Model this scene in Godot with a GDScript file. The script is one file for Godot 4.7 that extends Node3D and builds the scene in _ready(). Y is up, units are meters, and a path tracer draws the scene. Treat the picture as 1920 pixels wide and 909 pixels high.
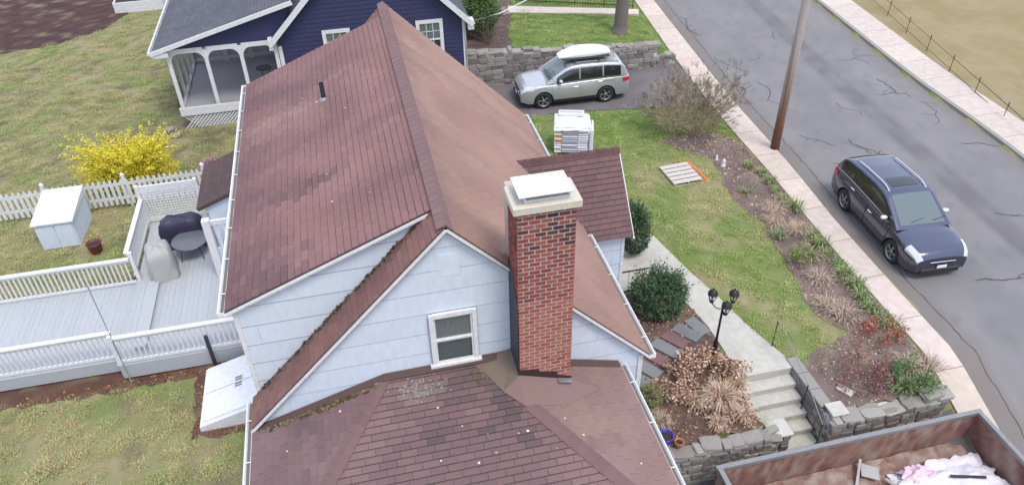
extends Node3D
# A hillside house seen from a drone: y up, metres, x towards the street, -z towards the navy house.

class Geo:
	var v := PackedVector3Array()
	var n := PackedVector3Array()
	var c := PackedColorArray()
	var ix := PackedInt32Array()
	var col := Color(1, 1, 1)
	func tri(a: Vector3, b: Vector3, d: Vector3) -> void:
		var nn := (b - a).cross(d - a).normalized()
		var k := v.size()
		v.append(a); v.append(b); v.append(d)
		for i in 3:
			n.append(nn); c.append(col)
		ix.append(k); ix.append(k + 2); ix.append(k + 1)
	func quad(a: Vector3, b: Vector3, d: Vector3, e: Vector3) -> void:
		var nn := (d - a).cross(e - b).normalized()
		var k := v.size()
		v.append(a); v.append(b); v.append(d); v.append(e)
		for i in 4:
			n.append(nn); c.append(col)
		for i in [0, 2, 1, 0, 3, 2]:
			ix.append(k + i)
	func hexa(p: Array) -> void:   # 4 bottom corners (ccw from above), 4 top corners
		quad(p[4], p[5], p[6], p[7])
		quad(p[3], p[2], p[1], p[0])
		for i in 4:
			var j := (i + 1) % 4
			quad(p[i], p[j], p[j + 4], p[i + 4])
	func box(a: Vector3, b: Vector3) -> void:
		hexa([Vector3(a.x, a.y, b.z), Vector3(b.x, a.y, b.z), Vector3(b.x, a.y, a.z), Vector3(a.x, a.y, a.z), Vector3(a.x, b.y, b.z), Vector3(b.x, b.y, b.z), Vector3(b.x, b.y, a.z), Vector3(a.x, b.y, a.z)])
	func obox(o: Vector3, bx: Vector3, by: Vector3, bz: Vector3) -> void:   # centre and half axes
		hexa([o - bx - by + bz, o + bx - by + bz, o + bx - by - bz, o - bx - by - bz, o - bx + by + bz, o + bx + by + bz, o + bx + by - bz, o - bx + by - bz])
	func beam(a: Vector3, b: Vector3, w: float, h: float, up := Vector3.UP) -> void:
		var d := (b - a).normalized()
		var s := d.cross(up).normalized()
		var t := s.cross(d)
		obox((a + b) / 2, (b - a) / 2, t * h / 2, s * w / 2)
	func bevel_box(a: Vector3, b: Vector3, r: float) -> void:
		var lo := Vector2(a.x, a.z)
		var hi := Vector2(b.x, b.z)
		var prof := [[0.0, r], [r, 0.0]]
		var rows := []
		for lev in [[a.y, r], [a.y + r, 0.0], [b.y - r, 0.0], [b.y, r]]:
			var q: float = lev[1]
			rows.append([Vector3(lo.x + q + r, lev[0], hi.y - q), Vector3(hi.x - q - r, lev[0], hi.y - q), Vector3(hi.x - q, lev[0], hi.y - q - r), Vector3(hi.x - q, lev[0], lo.y + q + r), Vector3(hi.x - q - r, lev[0], lo.y + q), Vector3(lo.x + q + r, lev[0], lo.y + q), Vector3(lo.x + q, lev[0], lo.y + q + r), Vector3(lo.x + q, lev[0], hi.y - q - r)])
		for i in 3:
			for j in 8:
				var k := (j + 1) % 8
				quad(rows[i][j], rows[i][k], rows[i + 1][k], rows[i + 1][j])
		for i in range(1, 7):
			tri(rows[3][0], rows[3][i], rows[3][i + 1])
			tri(rows[0][0], rows[0][i + 1], rows[0][i])
	func tube(p: Array, r: Array, sides := 8, caps := true) -> void:
		var rows := []
		var prev := Vector3(0.31, 0.2, 0.93)
		for i in p.size():
			var a: Vector3 = p[max(i - 1, 0)]
			var b: Vector3 = p[min(i + 1, p.size() - 1)]
			var d := (b - a).normalized()
			var s := d.cross(prev)
			if s.length() < 0.05:
				s = d.cross(Vector3(1, 0, 0))
			s = s.normalized()
			var t := s.cross(d)
			prev = -t if i == 0 else prev
			var ring := PackedVector3Array()
			for k in sides:
				var an := TAU * k / sides
				ring.append(p[i] + (s * cos(an) - t * sin(an)) * float(r[min(i, r.size() - 1)]))
			rows.append(ring)
		grid(rows, true)
		if caps:
			for e in [0, rows.size() - 1]:
				for k in range(1, sides - 1):
					if e == 0:
						tri(rows[e][0], rows[e][k + 1], rows[e][k])
					else:
						tri(rows[e][0], rows[e][k], rows[e][k + 1])
	func grid(rows: Array, wrap := false) -> void:   # smooth; rows run 'up', columns to the right seen from outside
		var m: int = rows[0].size()
		var base := v.size()
		var nn := PackedVector3Array()
		nn.resize(rows.size() * m)
		for i in rows.size():
			for j in m:
				v.append(rows[i][j]); c.append(col)
		var mm := m if wrap else m - 1
		for i in rows.size() - 1:
			for j in mm:
				var j2 := (j + 1) % m
				var a := i * m + j
				var b := i * m + j2
				var d := (i + 1) * m + j2
				var e := (i + 1) * m + j
				var f := (v[base + d] - v[base + a]).cross(v[base + e] - v[base + b])
				nn[a] += f; nn[b] += f; nn[d] += f; nn[e] += f
				for q in [a, d, b, a, e, d]:
					ix.append(base + q)
		for q in nn:
			n.append(q.normalized() if q.length() > 1e-12 else Vector3.UP)
	func lathe(prof: Array, o := Vector3.ZERO, sides := 20) -> void:   # [radius, height] pairs, from below up
		var rows := []
		for q in prof:
			var ring := PackedVector3Array()
			for k in sides:
				var an := -TAU * k / sides
				ring.append(o + Vector3(cos(an) * q[0], q[1], sin(an) * q[0]))
			rows.append(ring)
		grid(rows, true)
	func prism(poly: PackedVector2Array, o: Vector3, ux: Vector3, uy: Vector3, t: float, back := false) -> void:
		var pp := poly
		if Geometry2D.is_polygon_clockwise(pp):
			pp.reverse()
		var nn := ux.cross(uy).normalized()
		var tr := Geometry2D.triangulate_polygon(pp)
		var at := func(q: Vector2, h: float) -> Vector3: return o + ux * q.x + uy * q.y + nn * h
		for i in range(0, tr.size(), 3):
			var a := pp[tr[i]]
			var b := pp[tr[i + 1]]
			var d := pp[tr[i + 2]]
			if (b - a).cross(d - a) < 0:
				var s := b
				b = d
				d = s
			tri(at.call(a, t), at.call(b, t), at.call(d, t))
			if back:
				tri(at.call(a, 0.0), at.call(d, 0.0), at.call(b, 0.0))
		for i in pp.size():
			var a := pp[i]
			var b := pp[(i + 1) % pp.size()]
			if a.distance_to(b) > 1e-5:
				quad(at.call(a, 0.0), at.call(b, 0.0), at.call(b, t), at.call(a, t))
	func blob(o: Vector3, r: Vector3, seg := 12, rings := 8, wob := 0.0, sd := 1) -> void:
		var fn := FastNoiseLite.new()
		fn.seed = sd; fn.frequency = 1.0
		var rows := []
		for i in rings + 1:
			var th := PI * (1.0 - float(i) / rings)
			var ring := PackedVector3Array()
			for k in seg:
				var an := -TAU * k / seg
				var d := Vector3(sin(th) * cos(an), cos(th), sin(th) * sin(an))
				ring.append(o + d * r * (1.0 + wob * fn.get_noise_3dv(d * 1.3 + o)))
			rows.append(ring)
		grid(rows, true)
	func mesh() -> ArrayMesh:
		var a := []
		a.resize(Mesh.ARRAY_MAX)
		a[Mesh.ARRAY_VERTEX] = v
		a[Mesh.ARRAY_NORMAL] = n
		a[Mesh.ARRAY_COLOR] = c
		a[Mesh.ARRAY_INDEX] = ix
		var m := ArrayMesh.new()
		m.add_surface_from_arrays(Mesh.PRIMITIVE_TRIANGLES, a)
		return m

var M := {}
var T := {}
var taken := {}
var rng := RandomNumberGenerator.new()
var nz := FastNoiseLite.new()

func R(a: float, b: float) -> float:
	return rng.randf_range(a, b)

func lin(r: int, g: int, b: int, k := 1.0) -> Color:   # a colour read as 8-bit sRGB, as linear reflectance
	var q := Color8(r, g, b).srgb_to_linear()
	return Color(q.r * k, q.g * k, q.b * k)

func numbered(called: String, where: Node) -> String:
	var key := str(where.get_instance_id()) + "/" + called
	var k: int = taken.get(key, 0)
	taken[key] = k + 1
	return called if k == 0 else "%s_%03d" % [called, k]

func tag(o: Node, label: String, category: String, group := "", kind := "") -> Node:
	if label: o.set_meta("label", label)
	if category: o.set_meta("category", category)
	if group: o.set_meta("group", group)
	if kind: o.set_meta("kind", kind)
	return o

func thing(called: String, label: String, category: String, at := Vector3.ZERO, turn := 0.0, group := "") -> Node3D:
	var o := Node3D.new()
	o.name = numbered(called, self)
	add_child(o)
	o.position = at
	o.rotation.y = turn
	tag(o, label, category, group)
	return o

func put(called: String, mesh: Mesh, m: Material, parent: Node, xf := Transform3D.IDENTITY) -> MeshInstance3D:
	var o := MeshInstance3D.new()
	o.mesh = mesh
	o.material_override = m
	o.name = numbered(called, parent)
	parent.add_child(o)
	o.transform = xf
	return o

func obj(called: String, g: Geo, m: Material, parent: Node = null) -> MeshInstance3D:
	return put(called, g.mesh(), m, self if parent == null else parent)

func struct(called: String, g: Geo, m: Material, label: String) -> MeshInstance3D:
	var o := obj(called, g, m)
	tag(o, label, "", "", "structure")
	return o

func copy(src: Node3D, called: String, at: Vector3, turn: float, label: String) -> Node3D:
	var o: Node3D = src.duplicate()
	o.name = numbered(called, self)
	add_child(o)
	o.position = at
	o.rotation.y = turn
	if label: o.set_meta("label", label)
	return o

# ---------------------------------------------------------------- textures and materials
func noise_image(size: int, freq: float, lo: float, hi: float, oct := 4, sd := 1, stretch := Vector2.ONE, power := 1.0) -> Image:
	var f := FastNoiseLite.new()
	f.seed = sd
	f.noise_type = FastNoiseLite.TYPE_SIMPLEX_SMOOTH
	f.frequency = 1.0
	f.fractal_octaves = oct
	var data := PackedByteArray()
	data.resize(size * size)
	# tileable: walk on a torus in 3-D by blending two offset samples
	for y in size:
		for x in size:
			var u := float(x) / size
			var w := float(y) / size
			var a := f.get_noise_2d(u * freq * stretch.x, w * freq * stretch.y)
			var b := f.get_noise_2d((u - 1.0) * freq * stretch.x, w * freq * stretch.y)
			var d := f.get_noise_2d(u * freq * stretch.x, (w - 1.0) * freq * stretch.y)
			var e := f.get_noise_2d((u - 1.0) * freq * stretch.x, (w - 1.0) * freq * stretch.y)
			var q := lerpf(lerpf(a, b, u), lerpf(d, e, u), w) * 1.6
			data[y * size + x] = int(255.0 * clampf(lerpf(lo, hi, pow(clampf(q * 0.5 + 0.5, 0, 1), power)), 0, 1))
	return Image.create_from_data(size, size, false, Image.FORMAT_L8, data)

func make_textures() -> void:
	var grain := noise_image(256, 70.0, 0.68, 1.0, 2, 3)
	var speck := noise_image(256, 36.0, 0.5, 1.0, 3, 9)
	var cloud := noise_image(256, 6.0, 0.88, 1.0, 5, 5)
	var wood := noise_image(256, 4.0, 0.78, 1.0, 4, 7, Vector2(14, 1.0))
	var streak := noise_image(256, 4.0, 0.94, 1.0, 4, 17, Vector2(2.5, 1.0))
	for k in [["grain", grain], ["speck", speck], ["cloud", cloud], ["wood", wood], ["streak", streak]]:
		var im: Image = k[1].duplicate()
		im.convert(Image.FORMAT_RGB8)
		T[k[0]] = ImageTexture.create_from_image(im)
		var b: Image = k[1].duplicate()
		b.convert(Image.FORMAT_RGBA8)
		b.bump_map_to_normal_map(3.0)
		T[k[0] + "_n"] = ImageTexture.create_from_image(b)

func mat(called: String, base: Color, rough: float, tex := "", per_m := 1.0, bump := 0.0, metal := 0.0, wet := {}) -> StandardMaterial3D:
	var m := StandardMaterial3D.new()
	m.resource_name = called
	m.albedo_color = Color(base.r, base.g, base.b).linear_to_srgb()
	m.roughness = rough
	m.metallic = metal
	m.vertex_color_use_as_albedo = true
	m.cull_mode = BaseMaterial3D.CULL_DISABLED
	if tex:
		m.albedo_texture = T[tex]
		m.uv1_triplanar = true
		m.uv1_world_triplanar = true
		m.uv1_scale = Vector3.ONE * per_m
		if bump > 0:
			m.normal_enabled = true
			m.normal_texture = T[tex + "_n"]
			m.normal_scale = bump
	for k in wet:
		m.set(k, wet[k])
	M[called] = m
	return m

func glass(called: String, base: Color, alpha: float, rough := 0.04) -> StandardMaterial3D:
	var m := StandardMaterial3D.new()
	m.resource_name = called
	m.albedo_color = Color(base.r, base.g, base.b, alpha)
	m.roughness = rough
	m.transparency = BaseMaterial3D.TRANSPARENCY_ALPHA
	m.cull_mode = BaseMaterial3D.CULL_DISABLED
	M[called] = m
	return m

# ---------------------------------------------------------------- camera, sky, sun
func set_view() -> void:
	var cam := Camera3D.new()
	cam.name = "camera"
	cam.position = Vector3(-1.137, 14.558, 10.337)
	cam.rotation_order = EULER_ORDER_YXZ
	cam.rotation = Vector3(-0.6476, -0.2156, -0.0232)
	cam.fov = 34.97
	cam.near = 0.1
	cam.far = 1500.0
	add_child(cam)
	var sky_m := ProceduralSkyMaterial.new()
	sky_m.sky_top_color = Color(0.82, 0.87, 0.97)
	sky_m.sky_horizon_color = Color(0.84, 0.87, 0.95)
	sky_m.sky_curve = 0.3
	sky_m.ground_bottom_color = Color(0.3, 0.3, 0.27)
	sky_m.ground_horizon_color = Color(0.6, 0.6, 0.58)
	sky_m.sun_angle_max = 1.0
	var sky := Sky.new()
	sky.sky_material = sky_m
	var env := Environment.new()
	env.background_mode = Environment.BG_SKY
	env.sky = sky
	env.background_energy_multiplier = 0.95
	env.tonemap_mode = Environment.TONE_MAPPER_LINEAR
	env.tonemap_exposure = 1.8
	env.sdfgi_enabled = true
	env.ssao_enabled = true
	env.ssil_enabled = true
	var we := WorldEnvironment.new()
	we.name = "world_environment"
	we.environment = env
	add_child(we)
	var sun := DirectionalLight3D.new()
	sun.name = "sun"
	sun.light_energy = 0.5
	sun.light_color = Color(1.0, 0.975, 0.94)
	sun.light_angular_distance = 20.0
	sun.shadow_enabled = true
	add_child(sun)
	sun.look_at_from_position(Vector3(3, 15, 7), Vector3.ZERO)   # behind thin cloud, high over the street

func make_materials() -> void:
	mat("shingle", Color(1, 1, 1), 0.95, "speck", 5.0, 0.35)
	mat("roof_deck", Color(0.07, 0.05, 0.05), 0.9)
	mat("siding", Color(0.62, 0.68, 0.77), 0.62, "streak", 0.7, 0.05)
	mat("siding_joint", Color(0.4, 0.4, 0.42), 0.9)
	mat("white_paint", Color(0.73, 0.73, 0.74), 0.45, "cloud", 1.1, 0.03)
	mat("white_metal", Color(0.78, 0.79, 0.81), 0.35, "cloud", 0.9)
	mat("brick", Color(1, 1, 1), 0.9, "speck", 7.0, 0.35)
	mat("mortar", Color(0.78, 0.67, 0.62), 0.95, "speck", 9.0, 0.3)
	mat("concrete", Color(0.47, 0.45, 0.42), 0.9, "speck", 3.0, 0.25)
	mat("cap_concrete", Color(0.6, 0.55, 0.46), 0.9, "cloud", 2.0, 0.15)
	mat("pale_concrete", Color(0.5, 0.48, 0.43), 0.9, "cloud", 0.6, 0.1)
	mat("walk", Color(0.6, 0.51, 0.455), 0.92, "cloud", 0.45, 0.1)
	mat("asphalt", Color(1, 1, 1), 0.92, "grain", 2.2, 0.3)
	mat("tar", Color(0.095, 0.088, 0.09), 0.8, "grain", 3.0)
	mat("turf", Color(1, 1, 1), 0.95, "speck", 1.7, 0.5)
	mat("grass", Color(1, 1, 1), 0.8, "", 1.0, 0.0, 0.0, {"backlight_enabled": true, "backlight": Color(0.12, 0.14, 0.05)})
	mat("leaf", Color(1, 1, 1), 0.6, "", 1.0, 0.0, 0.0, {"backlight_enabled": true, "backlight": Color(0.08, 0.1, 0.04)})
	mat("petal", Color(1, 1, 1), 0.7, "", 1.0, 0.0, 0.0, {"backlight_enabled": true, "backlight": Color(0.25, 0.22, 0.05)})
	mat("dry_leaf", Color(1, 1, 1), 0.85)
	mat("trough_brown", Color(0.26, 0.23, 0.2), 0.95, "speck", 8.0)
	mat("mulch", Color(1, 1, 1), 0.95, "speck", 4.0, 0.8)
	mat("bark", Color(0.2, 0.17, 0.15), 0.92, "wood", 1.5, 0.5)
	mat("twig", Color(1, 1, 1), 0.85)
	mat("pole_wood", Color(1, 1, 1), 0.85, "wood", 1.0, 0.3)
	mat("raw_wood", Color(0.5, 0.41, 0.31), 0.85, "wood", 2.0, 0.2)
	mat("navy", Color(0.028, 0.031, 0.09), 0.6, "streak", 0.8, 0.05)
	mat("slate_roof", Color(1, 1, 1), 0.95, "speck", 4.0, 0.3)
	mat("deck_grey", Color(0.4, 0.42, 0.445), 0.6, "streak", 1.0, 0.03)
	mat("porch_floor", Color(0.62, 0.61, 0.63), 0.6, "wood", 1.0, 0.08)
	mat("stone", Color(1, 1, 1), 0.92, "speck", 3.5, 0.6)
	mat("black_iron", Color(0.02, 0.02, 0.022), 0.45, "", 1, 0, 0.3)
	mat("dark_metal", Color(0.035, 0.033, 0.045), 0.6, "cloud", 2.0)
	mat("grey_metal", Color(0.3, 0.3, 0.3), 0.5, "cloud", 1.2, 0.05, 0.5)
	mat("rust", Color(1, 1, 1), 0.85, "speck", 2.2, 0.3)
	mat("plastic_sheet", Color(1, 1, 1), 0.35, "cloud", 1.4)
	mat("tyre", Color(0.02, 0.02, 0.021), 0.9)
	mat("rim", Color(0.3, 0.3, 0.31), 0.35, "", 1, 0, 0.7)
	mat("trim_black", Color(0.018, 0.018, 0.02), 0.6)
	mat("chrome", Color(0.75, 0.76, 0.78), 0.2, "", 1, 0, 0.85)
	mat("silver_paint", Color(0.46, 0.465, 0.475), 0.35, "", 1, 0, 0.55, {"clearcoat_enabled": true, "clearcoat": 0.8, "clearcoat_roughness": 0.06})
	mat("navy_paint", Color(0.085, 0.09, 0.14), 0.26, "", 1, 0, 0.85, {"clearcoat_enabled": true, "clearcoat": 1.0, "clearcoat_roughness": 0.04})
	mat("white_plastic", Color(0.78, 0.79, 0.82), 0.3, "", 1, 0, 0, {"clearcoat_enabled": true, "clearcoat": 0.4})
	mat("car_glass", Color(0.012, 0.016, 0.018), 0.06, "", 1, 0, 0, {"metallic_specular": 0.8})
	mat("screen_glass", Color(0.1, 0.13, 0.135), 0.05, "", 1, 0, 0, {"metallic_specular": 0.9})
	mat("headlamp", Color(0.6, 0.62, 0.65), 0.1, "", 1, 0, 0.5)
	mat("tail_lamp", Color(0.4, 0.015, 0.04), 0.2)
	mat("plate", Color(0.7, 0.72, 0.74), 0.5)
	mat("cover_navy", Color(0.03, 0.025, 0.06), 0.55, "cloud", 3.0, 0.3)
	mat("cover_grey", Color(0.4, 0.4, 0.39), 0.8, "cloud", 3.0, 0.3)
	mat("shade_cloth", Color(0.3, 0.36, 0.35), 0.9, "wood", 1.0)
	mat("room_dark", Color(0.05, 0.055, 0.06), 0.9)
	mat("terracotta", Color(0.5, 0.17, 0.07), 0.85, "cloud", 5.0)
	mat("blue_glaze", Color(0.05, 0.035, 0.28), 0.2)
	mat("orange_plastic", Color(0.75, 0.13, 0.04), 0.5)
	mat("soil", Color(0.06, 0.045, 0.035), 0.95, "speck", 6.0, 0.5)
	mat("flag_red", Color(0.34, 0.19, 0.19), 0.9, "speck", 3.0, 0.3)
	mat("flag_grey", Color(0.34, 0.35, 0.36), 0.9, "speck", 3.0, 0.3)
	mat("lantern_glass_frost", Color(0.42, 0.4, 0.4), 0.3)
	glass("pane", Color(0.1, 0.13, 0.13), 0.12)
	var sc := glass("insect_screen", Color(0.3, 0.3, 0.32), 0.16, 0.9)
	sc.metallic_specular = 0.0

# ---------------------------------------------------------------- terrain
func sstep(a: float, b: float, x: float) -> float:
	return smoothstep(a, b, x) if a < b else 1.0 - smoothstep(b, a, x)

func along(z: float, t: Array) -> float:   # [z, x] pairs from near to far
	if z >= t[0][0]:
		return t[0][1]
	for i in t.size() - 1:
		if z >= t[i + 1][0]:
			return lerpf(t[i][1], t[i + 1][1], (z - t[i][0]) / (t[i + 1][0] - t[i][0]))
	return t[-1][1]

func walk_in(z: float) -> float:
	return along(z, [[8.0, 12.25], [-0.4, 12.28], [-4.5, 12.4], [-8.0, 12.6], [-13.0, 12.92], [-21.0, 13.6], [-28.0, 14.4], [-60.0, 18.3], [-400.0, 60.0]])

func walk_out(z: float) -> float:
	return along(z, [[8.0, 13.1], [-1.5, 13.1], [-4.5, 13.22], [-7.1, 13.35], [-11.8, 13.82], [-18.6, 14.45], [-27.4, 15.35], [-60.0, 19.4], [-400.0, 61.5]])

func far_kerb(z: float) -> float:
	return walk_out(z) + 8.3 + 0.012 * clampf(-z, 0, 60)

func street_y(z: float) -> float:
	if z > -1.0:
		return maxf(-(z + 1.0) * 0.38, -1.1)
	return -0.22 * sstep(-9.0, -17.0, z)

func ground_y(x: float, z: float) -> float:
	var si := walk_in(z)
	var sy := street_y(z)
	if x > walk_out(z) + 0.1 and x < far_kerb(z) - 0.05:
		return sy - 0.2
	if x > far_kerb(z) - 0.05:
		return sy - 0.06 + 0.05 * clampf((x - far_kerb(z) - 2.0) * 0.5, 0, 1)
	if x > si - 0.05:
		return sy - 0.06
	var und := nz.get_noise_2d(x * 6.0, z * 6.0) * 0.035
	var h := -0.2 * sstep(-11.5, -16.0, z) + und
	if z < -20.12 and x > 3.6:
		h = lerpf(1.32, 0.72, clampf((x - 4.0) / 8.2, 0, 1)) + und
		return lerpf(h, sy - 0.05, sstep(12.3, si, x))
	if z < -15.6 and z > -20.12 and x > 3.0:
		h = -0.25
	if x > 7.2 and x < 8.8 and z > -1.55 and z < 0.3:
		return -1.2
	if z > 0.2 and x > 3.3:
		return lerpf(-1.12, sy - 0.05, sstep(11.2, si, x))
	if x > si - 0.5:
		h = lerpf(h, sy - 0.03, sstep(si - 0.5, si - 0.05, x))
	return h

func axis(lo: float, hi: float, step: float, far: float) -> PackedFloat32Array:
	var a := PackedFloat32Array()
	var out := []
	var d := step
	var p := lo
	while p > -far:
		d *= 1.35
		p -= d
		out.push_front(p)
	for q in out:
		a.append(q)
	var k := int(round((hi - lo) / step))
	for i in k + 1:
		a.append(lo + i * step)
	d = step
	p = hi
	while p < far:
		d *= 1.35
		p += d
		a.append(p)
	return a

func blend(a: Color, b: Color, t: float) -> Color:
	return a.lerp(b, clampf(t, 0, 1))

var LUSH := Color(0.18, 0.29, 0.055)
var FRESH := Color(0.255, 0.33, 0.095)
var TIRED := Color(0.35, 0.335, 0.155)
var STRAW := Color(0.48, 0.405, 0.23)
var EARTH := Color(0.22, 0.175, 0.125)

func n2(x: float, z: float, s: float, o := 0.0) -> float:
	return nz.get_noise_2d(x * s + o, z * s - o * 0.7)

# what grows at a spot: patches of lush and tired turf, straw and bare earth, as in the photograph
func turf(x: float, z: float) -> Color:
	var a := n2(x, z, 14.0) * 0.9 + n2(x, z, 55.0, 40) * 0.7
	var q: Color
	if x > far_kerb(z):
		q = blend(Color(0.42, 0.33, 0.15), Color(0.5, 0.4, 0.22), 0.5 + a)
	elif x < 3.5:          # back yard: tired, mossy
		q = blend(TIRED, STRAW, 0.42 + a * 0.9)
		q = blend(q, FRESH, 0.04 + n2(x, z, 22, 300) * 1.6)
		q = blend(q, EARTH, (n2(x, z, 30, 90) - 0.22) * 2.2)
		if z < -15 and z > -24:
			q = blend(q, EARTH, 0.3 + n2(x, z, 30, 12) * 1.2 if x > -10 else 0.0)
	elif z < -20.1:
		q = blend(LUSH, FRESH, 0.35 + a)
	else:                # front yard
		q = blend(FRESH, TIRED, 0.12 + a * 1.2)
		q = blend(q, STRAW, 0.02 + n2(x, z, 26, 200) * 1.8)
		q = blend(q, LUSH, (n2(x, z, 40, 130) - 0.25) * 2.2)
		q = blend(q, LUSH, sstep(-12.0, -14.8, z) * (0.85 + a * 0.5))
		var straw := exp(-pow((x - 10.3) / 1.2, 2) - pow((z + 10.2) / 1.8, 2))
		q = blend(q, STRAW, straw * 0.9)
	return q

func in_poly(x: float, z: float, p: PackedVector2Array) -> bool:
	return Geometry2D.is_point_in_polygon(Vector2(x, z), p)

# the beds
var STREET_BED := PackedVector2Array([Vector2(9.9, -13.3), Vector2(10.3, -12.3), Vector2(11.2, -11.5), Vector2(10.75, -9.6), Vector2(10.7, -8.7), Vector2(11.0, -7.4), Vector2(10.75, -6), Vector2(10.6, -4.7), Vector2(10.3, -3.2), Vector2(10.9, -2.3), Vector2(9.3, -1.75), Vector2(8.95, -1.2), Vector2(9.0, 0.06), Vector2(12.2, 0.06), Vector2(12.28, -1.5), Vector2(12.38, -4.5), Vector2(12.55, -8), Vector2(12.75, -11), Vector2(12.8, -12.6), Vector2(12.0, -13.4), Vector2(10.9, -13.7)])
var LAMP_BED := PackedVector2Array([Vector2(3.9, -4.6), Vector2(5.4, -5.0), Vector2(6.3, -5.55), Vector2(7.05, -4.9), Vector2(7.25, -3.4), Vector2(7.3, -1.5), Vector2(7.1, 0.08), Vector2(4.1, 0.08), Vector2(3.9, -2)])
var DECK_BED := PackedVector2Array([Vector2(-16, -5.8), Vector2(-5.0, -5.6), Vector2(-3.9, -5.5), Vector2(-3.9, -2.6), Vector2(-4.7, -2.75), Vector2(-6.15, -2.85), Vector2(-6.25, -4.9), Vector2(-8, -4.9), Vector2(-16, -4.95)])
var NAVY_BED := PackedVector2Array([Vector2(3.8, -20.4), Vector2(5.9, -20.4), Vector2(6.0, -22), Vector2(6.6, -24), Vector2(7.2, -27), Vector2(3.8, -27)])
var BARN_BED := PackedVector2Array([Vector2(-30, -27), Vector2(-15, -30.2), Vector2(-13.2, -31.8), Vector2(-12.4, -33.6), Vector2(-12, -42), Vector2(-30, -42)])

func build_ground() -> void:
	nz.seed = 11
	nz.frequency = 0.02
	nz.fractal_octaves = 3
	var xs := axis(-20.0, 30.0, 0.25, 420.0)
	var zs := axis(-40.0, 6.0, 0.25, 420.0)
	var g := Geo.new()
	var rows := []
	for z in zs:
		var row := PackedVector3Array()
		for x in xs:
			row.append(Vector3(x, ground_y(x, z), z))
		rows.append(row)
	rows.reverse()
	zs.reverse()
	g.grid(rows)
	for i in g.v.size():
		var p := g.v[i]
		g.c[i] = turf(p.x, p.z)
	struct("ground", g, M.turf, "patchy spring lawn round the houses")

	# the street
	g = Geo.new()
	rows = []
	var z := 30.0
	var cols := []
	while z > -120.0:
		var row := PackedVector3Array()
		var a := walk_out(z) + 0.02
		var b := far_kerb(z)
		for k in 29:
			var x := lerpf(a, b, k / 28.0)
			row.append(Vector3(x, street_y(z) - 0.13 + 0.05 * sin(PI * k / 28.0), z))
		rows.append(row)
		z -= 0.3 if z > -45.0 else 4.0
	g.grid(rows)
	for i in g.v.size():
		var p := g.v[i]
		var t := (p.x - walk_out(p.z)) / (far_kerb(p.z) - walk_out(p.z))
		var q := Color(0.245, 0.236, 0.243)
		q = blend(q, Color(0.28, 0.265, 0.27), 0.5 + n2(p.x, p.z, 18) * 1.6)
		q = blend(q, Color(0.2, 0.192, 0.195), (n2(p.x, p.z, 90, 70) - 0.12) * 1.2)
		q = blend(q, Color(0.32, 0.305, 0.31), (n2(p.x * 2.0, p.z * 0.3, 26, 410) - 0.1) * 0.9)
		if t < 0.075:       # the older strip along the gutter, tan with grit
			q = blend(q, Color(0.25, 0.215, 0.2), 0.8 + n2(p.x, p.z, 40) * 0.8)
		if absf(t - 0.62) < 0.055:   # the darker paving seam
			q = blend(q, Color(0.185, 0.175, 0.185), 0.75 + n2(p.x, p.z, 30) * 0.8)
		if t > 0.93:
			q = blend(q, Color(0.26, 0.22, 0.2), 0.7)
		g.c[i] = q
	var road := struct("road", g, M.asphalt, "worn grey asphalt street with cracks")
	build_cracks(road)
	build_walks()
	build_drive()

func road_y(x: float, z: float) -> float:
	var t := clampf((x - walk_out(z)) / (far_kerb(z) - walk_out(z)), 0, 1)
	return street_y(z) - 0.13 + 0.05 * sin(PI * t)

func crack(g: Geo, pts: Array, w: float) -> void:
	var p := []
	for i in pts.size() - 1:
		var a: Vector2 = pts[i]
		var b: Vector2 = pts[i + 1]
		var k := int(maxf(2, a.distance_to(b) / 0.18))
		for j in k:
			var q := a.lerp(b, float(j) / k)
			p.append(q + Vector2(R(-1, 1), R(-1, 1)) * 0.035)
	p.append(pts[-1])
	var l := []
	var r := []
	for i in p.size():
		var d: Vector2 = (p[min(i + 1, p.size() - 1)] - p[max(i - 1, 0)]).normalized()
		var s := Vector2(-d.y, d.x) * w * R(0.35, 1.0) * (0.4 if i == 0 or i == p.size() - 1 else 1.0)
		l.append(p[i] + s)
		r.append(p[i] - s)
	for i in p.size() - 1:
		var f := func(q: Vector2) -> Vector3: return Vector3(q.x, road_y(q.x, q.y) + 0.006, q.y)
		g.quad(f.call(r[i]), f.call(r[i + 1]), f.call(l[i + 1]), f.call(l[i]))

func crack_run(lines: Array, p: Vector2, an: float, ln: float, w: float, fork: int) -> void:
	var pts := [p]
	var q := p
	var a := an
	var n := int(ln / 0.35)
	for i in n:
		a += R(-0.9, 0.9)
		q += Vector2(cos(a), sin(a)) * R(0.15, 0.5)
		if q.x < walk_out(q.y) + 0.5 or q.x > far_kerb(q.y) - 0.15:
			break
		pts.append(q)
		if fork > 0 and rng.randf() < 0.3:
			crack_run(lines, q, a + (1.2 if rng.randf() < 0.5 else -1.2) * R(0.6, 1.2), ln * R(0.25, 0.5), w * 0.7, fork - 1)
	if pts.size() > 1:
		lines.append([pts, w])

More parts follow.
